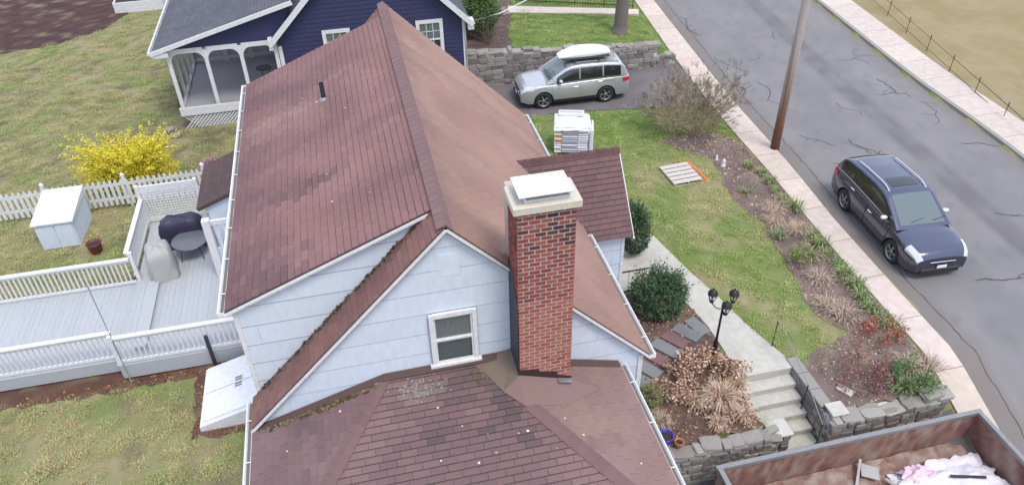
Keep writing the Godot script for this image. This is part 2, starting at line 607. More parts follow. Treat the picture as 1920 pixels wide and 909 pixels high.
func build_cracks(road: Node) -> void:
	rng.seed = 21
	var lines := []
	for c in [[15.3, -10.3, 0.4, 2.4], [15.4, -9.4, 1.9, 2.2], [14.9, -8.6, 0.3, 1.6], [16.9, -11.8, 2.6, 2.0], [15.3, -12.6, 0.5, 1.8], [15.6, -15.7, 0.2, 2.2], [15.1, -17.5, 1.3, 2.0], [17.3, -10.0, -1.9, 1.9], [20.6, -18.6, 1.1, 2.6], [21.2, -16.4, 1.3, 2.4], [20.3, -15.0, 0.9, 2.0], [21.6, -14.0, 1.6, 2.2], [18.2, -14.8, 1.0, 1.5], [15.6, -20.6, 1.5, 2.2], [16.8, -19.8, 1.0, 1.6], [15.9, -25.5, 1.4, 3.0], [19.5, -22.5, 1.4, 1.6], [15.6, -3.4, 0.5, 1.6], [18.6, -6.2, 1.2, 2.2], [20.6, -10.4, 1.3, 2.2]]:
		crack_run(lines, Vector2(c[0], c[1]), c[2], c[3], R(0.02, 0.04), 3)
	# the long joint between the gutter strip and the driving lane
	var joint := []
	for i in 60:
		var z := 2.0 - i * 0.6
		joint.append(Vector2(lerpf(walk_out(z), far_kerb(z), 0.075), z))
	lines.append([joint, 0.018])
	for l in lines:
		var g := Geo.new()
		crack(g, l[0], l[1])
		obj("road_crack", g, M.tar, road)

func slab(g: Geo, za: float, zb: float, fa: Callable, fb: Callable, y0: float, thick: float) -> void:
	var a := Vector3(fa.call(za), street_y(za) + y0, za)
	var b := Vector3(fb.call(za), street_y(za) + y0, za)
	var d := Vector3(fb.call(zb), street_y(zb) + y0, zb)
	var e := Vector3(fa.call(zb), street_y(zb) + y0, zb)
	var dn := Vector3(0, -thick, 0)
	g.hexa([a + dn, b + dn, d + dn, e + dn, a, b, d, e])

func build_walks() -> void:
	var base := Geo.new()
	var z := 7.0
	while z > -70.0:
		slab(base, z, z - 1.0, walk_in, walk_out, -0.09, 0.3)
		z -= 1.0
	var side := struct("sidewalk", base, M.concrete, "tan concrete sidewalk along the near side of the street")
	rng.seed = 5
	z = 6.6
	while z > -46.0:
		var g := Geo.new()
		g.col = Color(1, 1, 1).darkened(R(0, 0.12)) * Color(1, R(0.97, 1.0), R(0.94, 1.0))
		for e in 3:
			slab(g, z - 0.012 - e * 0.592, z - 0.604 - e * 0.592, walk_in, walk_out, 0.0, 0.085)
		obj("panel", g, M.walk, side)
		z -= 1.8
	base = Geo.new()
	z = 7.0
	var fo := func(q: float) -> float: return far_kerb(q) + 0.16
	var fw := func(q: float) -> float: return far_kerb(q) + 1.75
	while z > -70.0:
		slab(base, z, z - 1.0, far_kerb, fo, -0.01, 0.3)
		z -= 1.0
	struct("far_kerb", base, M.concrete, "kerb on the far side of the street")
	base = Geo.new()
	z = 7.0
	while z > -70.0:
		slab(base, z, z - 1.0, fo, fw, -0.03, 0.2)
		z -= 1.0
	var far := struct("far_sidewalk", base, M.concrete, "pale sidewalk on the far side of the street")
	z = 6.0
	while z > -46.0:
		var g := Geo.new()
		g.col = Color(1, 1, 1).darkened(R(0, 0.12))
		slab(g, z - 0.012, z - 1.788, fo, fw, 0.0, 0.029)
		obj("panel", g, M.walk, far)
		z -= 1.8

func sheet(poly: PackedVector2Array, lift: float, step: float, wob := 0.0) -> Geo:   # a sheet that lies on the terrain, with an uneven edge
	var g := Geo.new()
	var edge := PackedVector2Array()
	for i in poly.size():
		var a := poly[i]
		var b := poly[(i + 1) % poly.size()]
		var k := int(maxf(1, a.distance_to(b) / 0.2))
		for j in k:
			var q := a.lerp(b, float(j) / k)
			edge.append(q + Vector2(n2(q.x, q.y, 90, 5), n2(q.x, q.y, 90, 65)) * wob)
	var lo := edge[0]
	var hi := edge[0]
	for q in edge:
		lo = lo.min(q)
		hi = hi.max(q)
	var x := lo.x
	while x < hi.x:
		var z := lo.y
		while z < hi.y:
			var cell := PackedVector2Array([Vector2(x, z), Vector2(x + step, z), Vector2(x + step, z + step), Vector2(x, z + step)])
			for piece in Geometry2D.intersect_polygons(edge, cell):
				var tr := Geometry2D.triangulate_polygon(piece)
				for i in range(0, tr.size(), 3):
					var p := []
					for k in 3:
						var q: Vector2 = piece[tr[i + k]]
						p.append(Vector3(q.x, ground_y(q.x, q.y) + lift, q.y))
					if (p[1] - p[0]).cross(p[2] - p[0]).y < 0:
						p.reverse()
					g.tri(p[0], p[1], p[2])
			z += step
		x += step
	for i in g.n.size():
		g.n[i] = Vector3.UP
	return g

func bed(called: String, poly: PackedVector2Array, label: String, a: Color, b: Color) -> void:
	var g := sheet(poly, 0.018, 0.25, 0.2)
	for i in g.v.size():
		var p := g.v[i]
		g.c[i] = blend(blend(a, b, 0.4 + n2(p.x, p.z, 50, 20) * 1.6), STRAW, (n2(p.x, p.z, 45, 77) - 0.2) * 1.4)
	struct(called, g, M.mulch, label)

func build_drive() -> void:
	var g := sheet(PackedVector2Array([Vector2(3.7, -16.9), Vector2(8, -16.75), Vector2(11.2, -16.15), Vector2(13.0, -15.3), Vector2(13.35, -18), Vector2(13.5, -20.2), Vector2(12.5, -20.05), Vector2(3.7, -20.05)]), 0.02, 0.5, 0.1)
	for i in g.v.size():
		var p := g.v[i]
		g.c[i] = blend(Color(0.17, 0.155, 0.165), Color(0.22, 0.2, 0.205), 0.5 + n2(p.x, p.z, 30) * 1.5)
	struct("driveway", g, M.asphalt, "short asphalt driveway below the dry stone wall")
	g = sheet(PackedVector2Array([Vector2(3.4, 0.3), Vector2(12.2, 0.3), Vector2(12.2, 6), Vector2(3.4, 6)]), 0.02, 0.5)
	for i in g.v.size():
		g.c[i] = Color(0.16, 0.15, 0.15)
	struct("lower_driveway", g, M.asphalt, "lower driveway under the dumpster")
	bed("street_bed", STREET_BED, "mulched bed along the sidewalk", Color(0.24, 0.165, 0.145), Color(0.34, 0.25, 0.215))
	bed("lamp_bed", LAMP_BED, "mulched bed round the lamp post", Color(0.18, 0.11, 0.09), Color(0.28, 0.19, 0.155))
	bed("deck_bed", DECK_BED, "strip of fallen leaves along the deck", Color(0.16, 0.08, 0.055), Color(0.24, 0.13, 0.09))
	bed("navy_bed", NAVY_BED, "bare earth bed beside the navy house", Color(0.17, 0.11, 0.1), Color(0.22, 0.15, 0.14))
	bed("barn_bed", BARN_BED, "dark red mulch bed at the back of the yard", Color(0.075, 0.025, 0.025), Color(0.12, 0.055, 0.045))
	# the front path and the stoop, pale concrete
	g = sheet(PackedVector2Array([Vector2(5.0, -7.9), Vector2(7.35, -7.75), Vector2(7.78, -5.6), Vector2(8.1, -4.4), Vector2(8.3, -3.3), Vector2(8.72, -1.9), Vector2(8.72, -1.47), Vector2(7.28, -1.47), Vector2(7.3, -2.6), Vector2(7.28, -3.4), Vector2(7.05, -4.75), Vector2(6.4, -5.45), Vector2(5.0, -5.3)]), 0.045, 0.5)
	for i in g.v.size():
		var p := g.v[i]
		g.v[i].y = 0.03 + 0.0 * p.x
		g.c[i] = Color(1, 1, 1).darkened(clampf(0.05 + n2(p.x, p.z, 30, 8) * 0.15, 0, 0.15))
	struct("front_path", g, M.pale_concrete, "curved pale concrete path to the front door")

# ---------------------------------------------------------------- the white house
var shingle_singles := 0

func clip(a: PackedVector2Array, b: PackedVector2Array) -> Array:
	return Geometry2D.intersect_polygons(a, b)

func rect(x0: float, y0: float, x1: float, y1: float) -> PackedVector2Array:
	return PackedVector2Array([Vector2(x0, y0), Vector2(x1, y0), Vector2(x1, y1), Vector2(x0, y1)])

# One roof slope: a deck and courses of shingle tabs with butt edges. u runs along the eave, v up the slope.
func slope(parent: Node3D, called: String, o: Vector3, u: Vector3, v: Vector3, poly: PackedVector2Array, tint: Callable, singles := PackedVector2Array(), expo := 0.142, tabw := 0.305, m: Material = null, gap := 0.013) -> void:  # a positive gap bares the dark deck, imitating each course's shadow line
	if m == null:
		m = M.shingle
	var n := u.cross(v).normalized()
	var g := Geo.new()
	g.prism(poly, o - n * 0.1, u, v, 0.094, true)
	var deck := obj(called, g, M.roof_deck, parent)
	var lo := poly[0]
	var hi := poly[0]
	for q in poly:
		lo = lo.min(q)
		hi = hi.max(q)
	g = Geo.new()
	var t := 0.018
	var variants := {}
	var k := 0
	while lo.y + k * expo < hi.y:
		var v0 := lo.y + k * expo
		var off := fmod(k * 0.5 + 0.13 * (k % 3), 1.0) * tabw
		var j := -1
		while lo.x + j * tabw + off < hi.x:
			var u0 := lo.x + j * tabw + off + R(0.001, 0.004)
			var u1 := lo.x + (j + 1) * tabw + off - R(0.001, 0.004)
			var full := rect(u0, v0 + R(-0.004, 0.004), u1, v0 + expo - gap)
			var mid := Vector2((u0 + u1) / 2, v0 + expo / 2)
			for piece in clip(full, poly):
				var tone: Color = tint.call(mid.x, mid.y, R(0, 1))
				var whole: bool = piece.size() == 4 and absf(absf(rect_area(piece)) - absf(rect_area(full))) < 1e-4
				if whole and singles.size() > 2 and shingle_singles < 300 and Geometry2D.is_point_in_polygon(mid, singles):
					# one tab, one part: alike tabs share mesh and material
					var key := "%d_%d_%d" % [int(tone.r * 40), int(tone.g * 40), int(tone.b * 40)]
					if not variants.has(key):
						var sg := Geo.new()
						sg.col = tone
						tab(sg, rect(-tabw / 2 + 0.003, 0, tabw / 2 - 0.003, expo - gap), Vector3.ZERO, Vector3.RIGHT, Vector3.UP, 0.0, expo, t)
						variants[key] = sg.mesh()
					var xf := Transform3D(Basis(u, v, n), o + u * mid.x + v * v0 + n * 0.0005)
					put("shingle", variants[key], m, deck, xf)
					shingle_singles += 1
				else:
					g.col = tone
					tab(g, piece, o, u, v, v0, expo, t)
			j += 1
		k += 1
	if g.v.size() > 0:
		var s := obj("shingles", g, m, deck)
		s.set_meta("kind", "stuff")

func rect_area(p: PackedVector2Array) -> float:
	var a := 0.0
	for i in p.size():
		a += p[i].cross(p[(i + 1) % p.size()])
	return a / 2

func tab(g: Geo, piece: PackedVector2Array, o: Vector3, u: Vector3, v: Vector3, v0: float, expo: float, t: float) -> void:
	var n := u.cross(v).normalized()
	var pp := piece
	if Geometry2D.is_polygon_clockwise(pp):
		pp.reverse()
	var top := []
	var bot := []
	for q in pp:
		var h := lerpf(t, 0.0035, clampf((q.y - v0) / (expo + 0.012), 0, 1))
		top.append(o + u * q.x + v * q.y + n * h)
		bot.append(o + u * q.x + v * q.y - n * 0.004)
	var tr := Geometry2D.triangulate_polygon(pp)
	for i in range(0, tr.size(), 3):
		var a: Vector3 = top[tr[i]]
		var b: Vector3 = top[tr[i + 1]]
		var d: Vector3 = top[tr[i + 2]]
		if (b - a).cross(d - a).dot(n) < 0:
			g.tri(a, d, b)
		else:
			g.tri(a, b, d)
	for i in pp.size():
		var j := (i + 1) % pp.size()
		g.quad(bot[i], bot[j], top[j], top[i])

# Siding boards in a wall plane (x, y at depth z), clipped to the wall's outline and round its window.
func boards(parent: Node, outline: PackedVector2Array, o: Vector3, ux: Vector3, uy: Vector3, y0: float, expo: float, lens: Array, hole := PackedVector2Array()) -> void:
	var lo := outline[0]
	var hi := outline[0]
	for q in outline:
		lo = lo.min(q)
		hi = hi.max(q)
	var n := ux.cross(uy).normalized()
	var y := y0
	var k := 0
	while y < hi.y:
		var x: float = lo.x - float(lens[k % lens.size()]) * 0.45
		while x < hi.x:
			var ln: float = lens[(k + int(absf(x) * 3)) % lens.size()]
			for piece in clip(rect(x + 0.002, y + 0.011, x + ln - 0.002, y + expo - 0.011), outline):
				var parts := [piece]
				if hole.size() > 2:
					parts = Geometry2D.clip_polygons(piece, hole)
				for p in parts:
					if Geometry2D.is_polygon_clockwise(p):
						continue
					var g := Geo.new()
					g.col = Color(1, 1, 1).darkened(R(0.0, 0.05))
					var tp := []
					var bp := []
					var pp: PackedVector2Array = p
					for q in pp:
						var h := lerpf(0.02, 0.012, (q.y - y) / expo)
						tp.append(o + ux * q.x + uy * q.y + n * h)
						bp.append(o + ux * q.x + uy * q.y)
					var tr := Geometry2D.triangulate_polygon(pp)
					for i in range(0, tr.size(), 3):
						var a: Vector3 = tp[tr[i]]
						var b: Vector3 = tp[tr[i + 1]]
						var d: Vector3 = tp[tr[i + 2]]
						if (b - a).cross(d - a).dot(n) < 0:
							g.tri(a, d, b)
						else:
							g.tri(a, b, d)
					for i in pp.size():
						var j := (i + 1) % pp.size()
						g.quad(bp[i], bp[j], tp[j], tp[i])
					obj("siding_board", g, M.siding, parent)
			x += ln
		y += expo
		k += 1

func gutter(parent: Node, a: Vector3, b: Vector3, out: Vector3, spacing := 0.95) -> void:
	var g := Geo.new()
	var d := (b - a).normalized()
	# a K-shaped trough: back, floor and front lip
	var sec := [Vector2(0, 0), Vector2(0, -0.1), Vector2(0.07, -0.1), Vector2(0.115, -0.02), Vector2(0.125, 0.0), Vector2(0.105, -0.004), Vector2(0.062, -0.088), Vector2(0.01, -0.088), Vector2(0.008, 0)]
	for i in sec.size():
		var p: Vector2 = sec[i]
		var q: Vector2 = sec[(i + 1) % sec.size()]
		var f := func(e: Vector3, s: Vector2) -> Vector3: return e + out * s.x + Vector3.UP * s.y
		g.quad(f.call(a, p), f.call(a, q), f.call(b, q), f.call(b, p))
	for e in [a, b]:
		g.obox(e + out * 0.062 + Vector3(0, -0.05, 0), d * 0.003, Vector3(0, 0.05, 0), out * 0.06)
	var gu := obj("gutter", g, M.white_metal, parent)
	var trough_sheet := Geo.new()  # brown sheet laid along the inside of the trough
	trough_sheet.quad(a + out * 0.008 + Vector3(0, -0.05, 0), a + out * 0.083 + Vector3(0, -0.05, 0), b + out * 0.083 + Vector3(0, -0.05, 0), b + out * 0.008 + Vector3(0, -0.05, 0))
	obj("trough_sheet", trough_sheet, M.trough_brown, gu)
	var n := int(a.distance_to(b) / spacing)
	for i in n:
		var c := a.lerp(b, (i + 0.5) / n)
		var h := Geo.new()
		h.obox(c + out * 0.06 + Vector3(0, 0.004, 0), d * 0.009, Vector3(0, 0.004, 0), out * 0.066)
		obj("hanger", h, M.white_metal, gu)

func stain(u: float, v: float, cu: float, cv: float, ru: float, rv: float) -> float:
	var q := Vector2((u - cu) / ru, (v - cv) / rv)
	return clampf(1.25 - q.length() + n2(u, v, 90, 31) * 0.9, 0, 1)

func build_house() -> void:
	rng.seed = 31
	var h := thing("white_house", "white sided house with brown shingle roof and brick chimney", "house")
	var s2 := sqrt(0.5)
	# walls, as closed boxes behind the siding
	var g := Geo.new()
	g.prism(PackedVector2Array([Vector2(-3.75, -1.1), Vector2(3.75, -1.1), Vector2(3.75, 3.2), Vector2(0, 6.95), Vector2(-3.75, 3.2)]), Vector3(0, 0, -10.6), Vector3.RIGHT, Vector3.UP, 10.55, true)
	obj("wall", g, M.siding, h)
	g = Geo.new()
	g.box(Vector3(-3.82, 2.9, -10.0), Vector3(-0.6, 5.35, -0.78))
	g.prism(PackedVector2Array([Vector2(-3.82, 5.35), Vector2(-0.6, 5.35), Vector2(-0.15, 6.86), Vector2(-3.82, 5.44)]), Vector3(0, 0, -10.0), Vector3.RIGHT, Vector3.UP, 9.22, true)
	var dormer := obj("dormer_wall", g, M.siding_joint, h)
	g = Geo.new()
	g.box(Vector3(-3.7, -1.1, -0.05), Vector3(3.12, 3.0, 3.9))
	obj("wing_wall", g, M.siding, h)
	g = Geo.new()
	g.box(Vector3(3.6, 0, -7.1), Vector3(5.02, 2.75, -4.44))
	g.prism(PackedVector2Array([Vector2(-7.1, 2.75), Vector2(-4.44, 2.75), Vector2(-5.75, 4.4)]), Vector3(3.0, 0, 0), Vector3(0, 0, 1), Vector3.UP, -2.0, true)
	var porch := obj("entry_wall", g, M.siding_joint, h)

	# siding
	var win := rect(-0.475, 3.88, 0.445, 5.22)
	var gable := Geo.new()
	gable.prism(PackedVector2Array([Vector2(-3.78, 3.2), Vector2(3.78, 0.2), Vector2(3.78, 3.2), Vector2(0, 6.98)]), Vector3(0, 0, -0.062), Vector3.RIGHT, Vector3.UP, 0.01)
	var gw := obj("gable_wall", gable, M.siding_joint, h)
	boards(gw, PackedVector2Array([Vector2(-3.78, 3.18), Vector2(-3.7, 3.1), Vector2(3.2, 3.1), Vector2(3.2, 0.0), Vector2(3.78, 0.0), Vector2(3.78, 3.2), Vector2(0, 6.99)]), Vector3(0, 0, -0.05), Vector3.RIGHT, Vector3.UP, 0.0 + 3.29 - 0.48 * 7, 0.48, [12.0, 9.0, 12.0, 12.0, 6.0], win)
	boards(dormer, PackedVector2Array([Vector2(-3.85, 3.22), Vector2(-0.12, 6.94), Vector2(-3.85, 5.44)]), Vector3(0, 0, -0.776), Vector3.RIGHT, Vector3.UP, 3.1, 0.47, [9.0, 9.0, 4.4])
	boards(porch, rect(3.78, 0.0, 5.04, 2.8), Vector3(0, 0, -4.44), Vector3.RIGHT, Vector3.UP, 0.0, 0.47, [1.4, 0.8])
	# corner boards
	for q in [[3.74, -0.1, 3.84, -0.005, 0.0, 3.15], [-3.86, -0.84, -3.78, -0.745, 3.2, 5.42], [4.98, -4.5, 5.06, -4.405, 0.0, 2.82], [-3.82, -0.1, -3.76, -0.01, 2.4, 3.2]]:
		var cb := Geo.new()
		cb.box(Vector3(q[0], q[4], q[1]), Vector3(q[2], q[5], q[3]))
		obj("corner_board", cb, M.white_paint, h)
	# patch panel high in the gable
	g = Geo.new()
	g.box(Vector3(-0.18, 6.02, -0.035), Vector3(0.2, 6.5, -0.029))
	obj("patch_panel", g, M.siding, h)

	# roofs
	var warm := func(u: float, v: float, r: float) -> Color:  # front slope: same shingle, its brighter grazing light put into the colour
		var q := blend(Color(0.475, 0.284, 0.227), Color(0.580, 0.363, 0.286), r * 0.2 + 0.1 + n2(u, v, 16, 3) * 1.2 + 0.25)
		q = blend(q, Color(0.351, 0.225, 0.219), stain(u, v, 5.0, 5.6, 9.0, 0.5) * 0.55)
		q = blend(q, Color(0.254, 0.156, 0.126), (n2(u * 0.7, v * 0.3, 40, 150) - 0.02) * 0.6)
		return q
	var rusty := func(u: float, v: float, r: float) -> Color:      # the weathered rear slope: purple-brown with algae streaks
		var q := blend(Color(0.340, 0.180, 0.173), Color(0.432, 0.234, 0.220), r * 0.25 + 0.15 + n2(u, v, 14, 9) * 1.3 + 0.2)
		q = blend(q, Color(0.204, 0.113, 0.125), (n2(u * 0.6, v * 0.25, 40, 60) + 0.1) * 1.1)
		q = blend(q, Color(0.178, 0.102, 0.117), stain(u, v, 9.2, 0.7, 0.9, 1.0) * 0.8)
		q = blend(q, Color(0.222, 0.117, 0.134), stain(u, v, 5.2, 0.0, 9.0, 0.45) * 0.5)
		q = blend(q, Color(0.152, 0.086, 0.086), stain(u, v, 6.62 - (v - 2.1) * 0.12, 1.7, 0.28, 0.85) * 0.55)
		q = blend(q, Color(0.509, 0.344, 0.298), stain(u, v, 3.14 - (2.2 - v) * 0.12, 1.05, 0.3, 1.25) * 0.5)
		q = blend(q, Color(0.196, 0.113, 0.117), stain(u, v, 3.6, 2.5, 1.6, 0.6) * 0.45)
		return q
	var strip := func(u: float, v: float, r: float) -> Color:
		var q := blend(Color(0.297, 0.145, 0.132), Color(0.386, 0.195, 0.170), r * 0.7 + n2(u, v, 30, 9))
		return blend(q, Color(0.178, 0.123, 0.093), stain(u, v, 0.0, 2.0, 0.22, 6.0) * 0.8)
	var wing := func(u: float, v: float, r: float) -> Color:
		var q := blend(Color(0.274, 0.167, 0.173), Color(0.349, 0.215, 0.215), r * 0.22 + 0.18 + n2(u, v, 20, 9) * 1.2 + 0.2)
		return blend(q, Color(0.178, 0.123, 0.132), (n2(u, v, 45, 25) - 0.05) * 1.2)
	var wing_mid := func(u: float, v: float, r: float) -> Color:   # u = x, v up to the wall: soot and lichen under the chimney
		var q: Color = wing.call(u, v, r)
		q = blend(q, Color(0.129, 0.103, 0.102), stain(u, v, 0.75, 3.2, 0.55, 0.95) * 0.75)
		q = blend(q, Color(0.145, 0.110, 0.109), stain(u, v, -0.5, 2.9, 0.8, 0.7) * 0.55)
		q = blend(q, Color(0.433, 0.399, 0.320), stain(u, v, -0.78, 3.78, 0.38, 0.16) * 0.9)
		q = blend(q, Color(0.245, 0.207, 0.124), stain(u, v, 0.62, 4.05, 0.6, 0.3) * 0.45)
		return q
	var wing_right := func(u: float, v: float, r: float) -> Color:
		var q := blend(Color(0.395, 0.243, 0.224), Color(0.452, 0.296, 0.262), r * 0.5 + n2(u, v, 20, 9) * 1.2 + 0.2)
		return blend(q, Color(0.274, 0.181, 0.188), (n2(u, v, 35, 25) - 0.12) * 1.2)
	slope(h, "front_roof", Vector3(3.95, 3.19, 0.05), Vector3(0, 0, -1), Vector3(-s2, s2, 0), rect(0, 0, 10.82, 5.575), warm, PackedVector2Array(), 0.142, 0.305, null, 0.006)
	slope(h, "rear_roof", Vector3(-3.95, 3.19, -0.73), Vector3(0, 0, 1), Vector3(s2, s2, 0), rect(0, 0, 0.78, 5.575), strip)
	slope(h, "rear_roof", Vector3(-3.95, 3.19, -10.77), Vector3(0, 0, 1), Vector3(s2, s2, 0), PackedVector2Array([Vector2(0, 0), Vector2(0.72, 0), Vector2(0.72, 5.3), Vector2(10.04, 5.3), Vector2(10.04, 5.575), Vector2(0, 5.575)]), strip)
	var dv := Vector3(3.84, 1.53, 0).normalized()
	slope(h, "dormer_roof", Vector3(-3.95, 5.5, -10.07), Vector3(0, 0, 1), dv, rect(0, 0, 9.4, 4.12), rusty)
	# wing: left, middle and right slopes, meeting along hips
	var lv := Vector3(2.56, 0.77, 0).normalized()
	var ll := Vector2(2.56, 0.77).length()
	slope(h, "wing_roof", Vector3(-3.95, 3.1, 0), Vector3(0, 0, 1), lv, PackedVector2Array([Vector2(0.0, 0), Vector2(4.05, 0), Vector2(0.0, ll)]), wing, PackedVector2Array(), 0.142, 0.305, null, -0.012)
	var cv := Vector3(0, 0.19, -1).normalized()
	var cl := 4.2 * Vector2(1, 0.19).length()
	var ce := 3.87 - 0.19 * 4.2
	shingle_singles = 0
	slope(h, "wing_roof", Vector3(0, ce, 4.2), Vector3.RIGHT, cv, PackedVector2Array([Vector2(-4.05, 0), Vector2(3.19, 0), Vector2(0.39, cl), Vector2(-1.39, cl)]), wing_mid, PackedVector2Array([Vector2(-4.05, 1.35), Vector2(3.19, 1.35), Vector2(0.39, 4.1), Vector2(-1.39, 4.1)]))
	var rv := Vector3(-2.95, 0.84, 0).normalized()
	var rl := Vector2(2.95, 0.84).length()
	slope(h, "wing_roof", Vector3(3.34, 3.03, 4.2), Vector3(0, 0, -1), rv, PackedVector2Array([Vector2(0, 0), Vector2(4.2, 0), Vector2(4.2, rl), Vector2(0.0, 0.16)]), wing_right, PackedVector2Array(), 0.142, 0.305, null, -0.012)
	# entry gable, ridge towards the street
	var ev := Vector3(0, 1.74, -1.5).normalized()
	var el := Vector2(1.74, 1.5).length()
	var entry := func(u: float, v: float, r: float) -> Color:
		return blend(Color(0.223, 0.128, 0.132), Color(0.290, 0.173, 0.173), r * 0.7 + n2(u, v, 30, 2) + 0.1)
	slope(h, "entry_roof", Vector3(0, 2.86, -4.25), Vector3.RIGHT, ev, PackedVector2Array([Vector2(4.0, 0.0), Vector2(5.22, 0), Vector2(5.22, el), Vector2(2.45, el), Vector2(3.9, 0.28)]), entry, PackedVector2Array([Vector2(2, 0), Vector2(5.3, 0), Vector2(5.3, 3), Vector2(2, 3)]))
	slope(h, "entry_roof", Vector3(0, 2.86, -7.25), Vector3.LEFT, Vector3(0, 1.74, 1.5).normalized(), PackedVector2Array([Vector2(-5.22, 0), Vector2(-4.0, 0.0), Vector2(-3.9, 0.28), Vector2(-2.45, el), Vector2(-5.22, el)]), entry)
	# ridge and hip caps
	caps(h, Vector3(0, 7.155, 0.05), Vector3(0, 7.155, -10.77), Vector3(s2, -s2, 0), Vector3(-0.93, -0.37, 0), Color(0.31, 0.185, 0.185), Color(0.34, 0.205, 0.2))
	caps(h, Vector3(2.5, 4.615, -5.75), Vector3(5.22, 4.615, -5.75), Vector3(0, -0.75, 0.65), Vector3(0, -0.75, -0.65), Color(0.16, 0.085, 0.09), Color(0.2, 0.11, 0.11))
	caps(h, Vector3(-3.9, 3.125, 3.98), Vector3(-1.39, 3.885, 0.02), Vector3(-0.7, -0.2, -0.45), Vector3(0.5, -0.13, 0.7), Color(0.27, 0.16, 0.165), Color(0.3, 0.18, 0.18))
	caps(h, Vector3(3.15, 3.095, 4.15), Vector3(0.42, 3.88, 0.05), Vector3(0.7, -0.2, -0.45), Vector3(-0.5, -0.13, 0.7), Color(0.28, 0.165, 0.165), Color(0.31, 0.185, 0.18))
	# saddle and apron that lift the roof round the chimney
	var sa := [Vector3(0.3, 3.885, 0.0), Vector3(1.06, 4.0, 0.0), Vector3(1.065, 3.98, 0.69), Vector3(0.72, 3.755, 0.8), Vector3(1.05, 3.7, 1.2), Vector3(2.07, 3.62, 0.69), Vector3(1.9, 3.46, 1.15), Vector3(2.65, 3.245, 0.75), Vector3(2.07, 3.58, 0.2)]
	for q in [["saddle", [[0, 3, 1], [1, 3, 2]], Color(0.29, 0.22, 0.165)], ["apron", [[2, 3, 4], [2, 4, 5], [4, 6, 5], [5, 6, 7], [5, 7, 8]], Color(0.36, 0.23, 0.215)]]:
		g = Geo.new()
		g.col = q[2]
		for t in q[1]:
			g.tri(sa[t[0]], sa[t[1]], sa[t[2]])
		obj(q[0], g, M.shingle, h)
	# flashing where the wing meets the wall
	for q in [[Vector3(-3.85, 3.14, 0), Vector3(-1.39, 3.9, 0)], [Vector3(-1.39, 3.9, 0), Vector3(1.06, 3.93, 0)], [Vector3(2.06, 3.43, 0), Vector3(3.3, 3.07, 0)]]:
		g = Geo.new()
		g.col = Color(0.16, 0.1, 0.085)
		var a: Vector3 = q[0]
		var b: Vector3 = q[1]
		g.hexa([a + Vector3(0, -0.03, 0.13), b + Vector3(0, -0.03, 0.13), b + Vector3(0, -0.03, -0.03), a + Vector3(0, -0.03, -0.03), a + Vector3(0, -0.005, 0.13), b + Vector3(0, -0.005, 0.13), b + Vector3(0, 0.035, -0.015), a + Vector3(0, 0.035, -0.015)])
		obj("flashing", g, M.shingle, h)
	# rake boards
	for q in [[Vector3(-3.97, 3.12, 0.068), Vector3(-0.005, 7.085, 0.068)], [Vector3(3.97, 3.12, 0.068), Vector3(0.005, 7.085, 0.068)], [Vector3(-3.98, 5.435, -0.652), Vector3(-0.14, 6.97, -0.652)], [Vector3(5.24, 2.79, -4.26), Vector3(5.24, 4.54, -5.75)], [Vector3(5.24, 2.79, -7.24), Vector3(5.24, 4.54, -5.75)]]:
		g = Geo.new()
		var a: Vector3 = q[0]
		var b: Vector3 = q[1]
		g.beam(a - Vector3(0, 0.02, 0), b - Vector3(0, 0.02, 0), 0.035, 0.045, Vector3(0, 1, 0.001))
		obj("rake_board", g, M.white_paint, h)
	# gutters
	gutter(h, Vector3(-3.96, 5.49, -0.66), Vector3(-3.96, 5.49, -10.1), Vector3(-1, 0, 0))
	gutter(h, Vector3(3.965, 3.17, 0.06), Vector3(3.965, 3.17, -4.2), Vector3(1, 0, 0))
	gutter(h, Vector3(3.965, 3.17, -7.4), Vector3(3.965, 3.17, -10.75), Vector3(1, 0, 0))
	gutter(h, Vector3(-3.97, 3.1, 4.2), Vector3(-3.97, 3.1, -0.72), Vector3(-1, 0, 0))
	gutter(h, Vector3(3.36, 3.0, 0.0), Vector3(3.36, 3.0, 4.2), Vector3(1, 0, 0))
	g = Geo.new()
	g.tube([Vector3(4.03, 3.08, -7.5), Vector3(4.15, 2.98, -7.55), Vector3(4.6, 2.86, -7.75), Vector3(4.62, 2.7, -7.76), Vector3(4.62, 0.1, -7.76)], [0.05], 8)
	obj("downspout", g, M.white_metal, h)
	g = Geo.new()
	g.tube([Vector3(-4.03, 3.0, 0.15), Vector3(-4.03, 2.8, 0.15), Vector3(-3.83, 2.6, 0.15), Vector3(-3.83, 0.1, 0.15)], [0.045], 8)
	obj("downspout", g, M.white_metal, h)
	# plumbing vent
	g = Geo.new()
	g.lathe([[0.055, -0.05], [0.055, 0.42], [0.048, 0.42], [0.048, 0.1]], Vector3(-1.86, 6.33, -6.9), 14)
	obj("vent_pipe", g, M.dark_metal, h)
	g = Geo.new()
	g.lathe([[0.14, -0.06], [0.1, 0.02], [0.06, 0.05]], Vector3(-1.86, 6.34, -6.9), 14)
	obj("vent_boot", g, M.grey_metal, h)
	build_window(h)
	build_chimney(h)
	build_moss(h)
	build_back_entry(h)

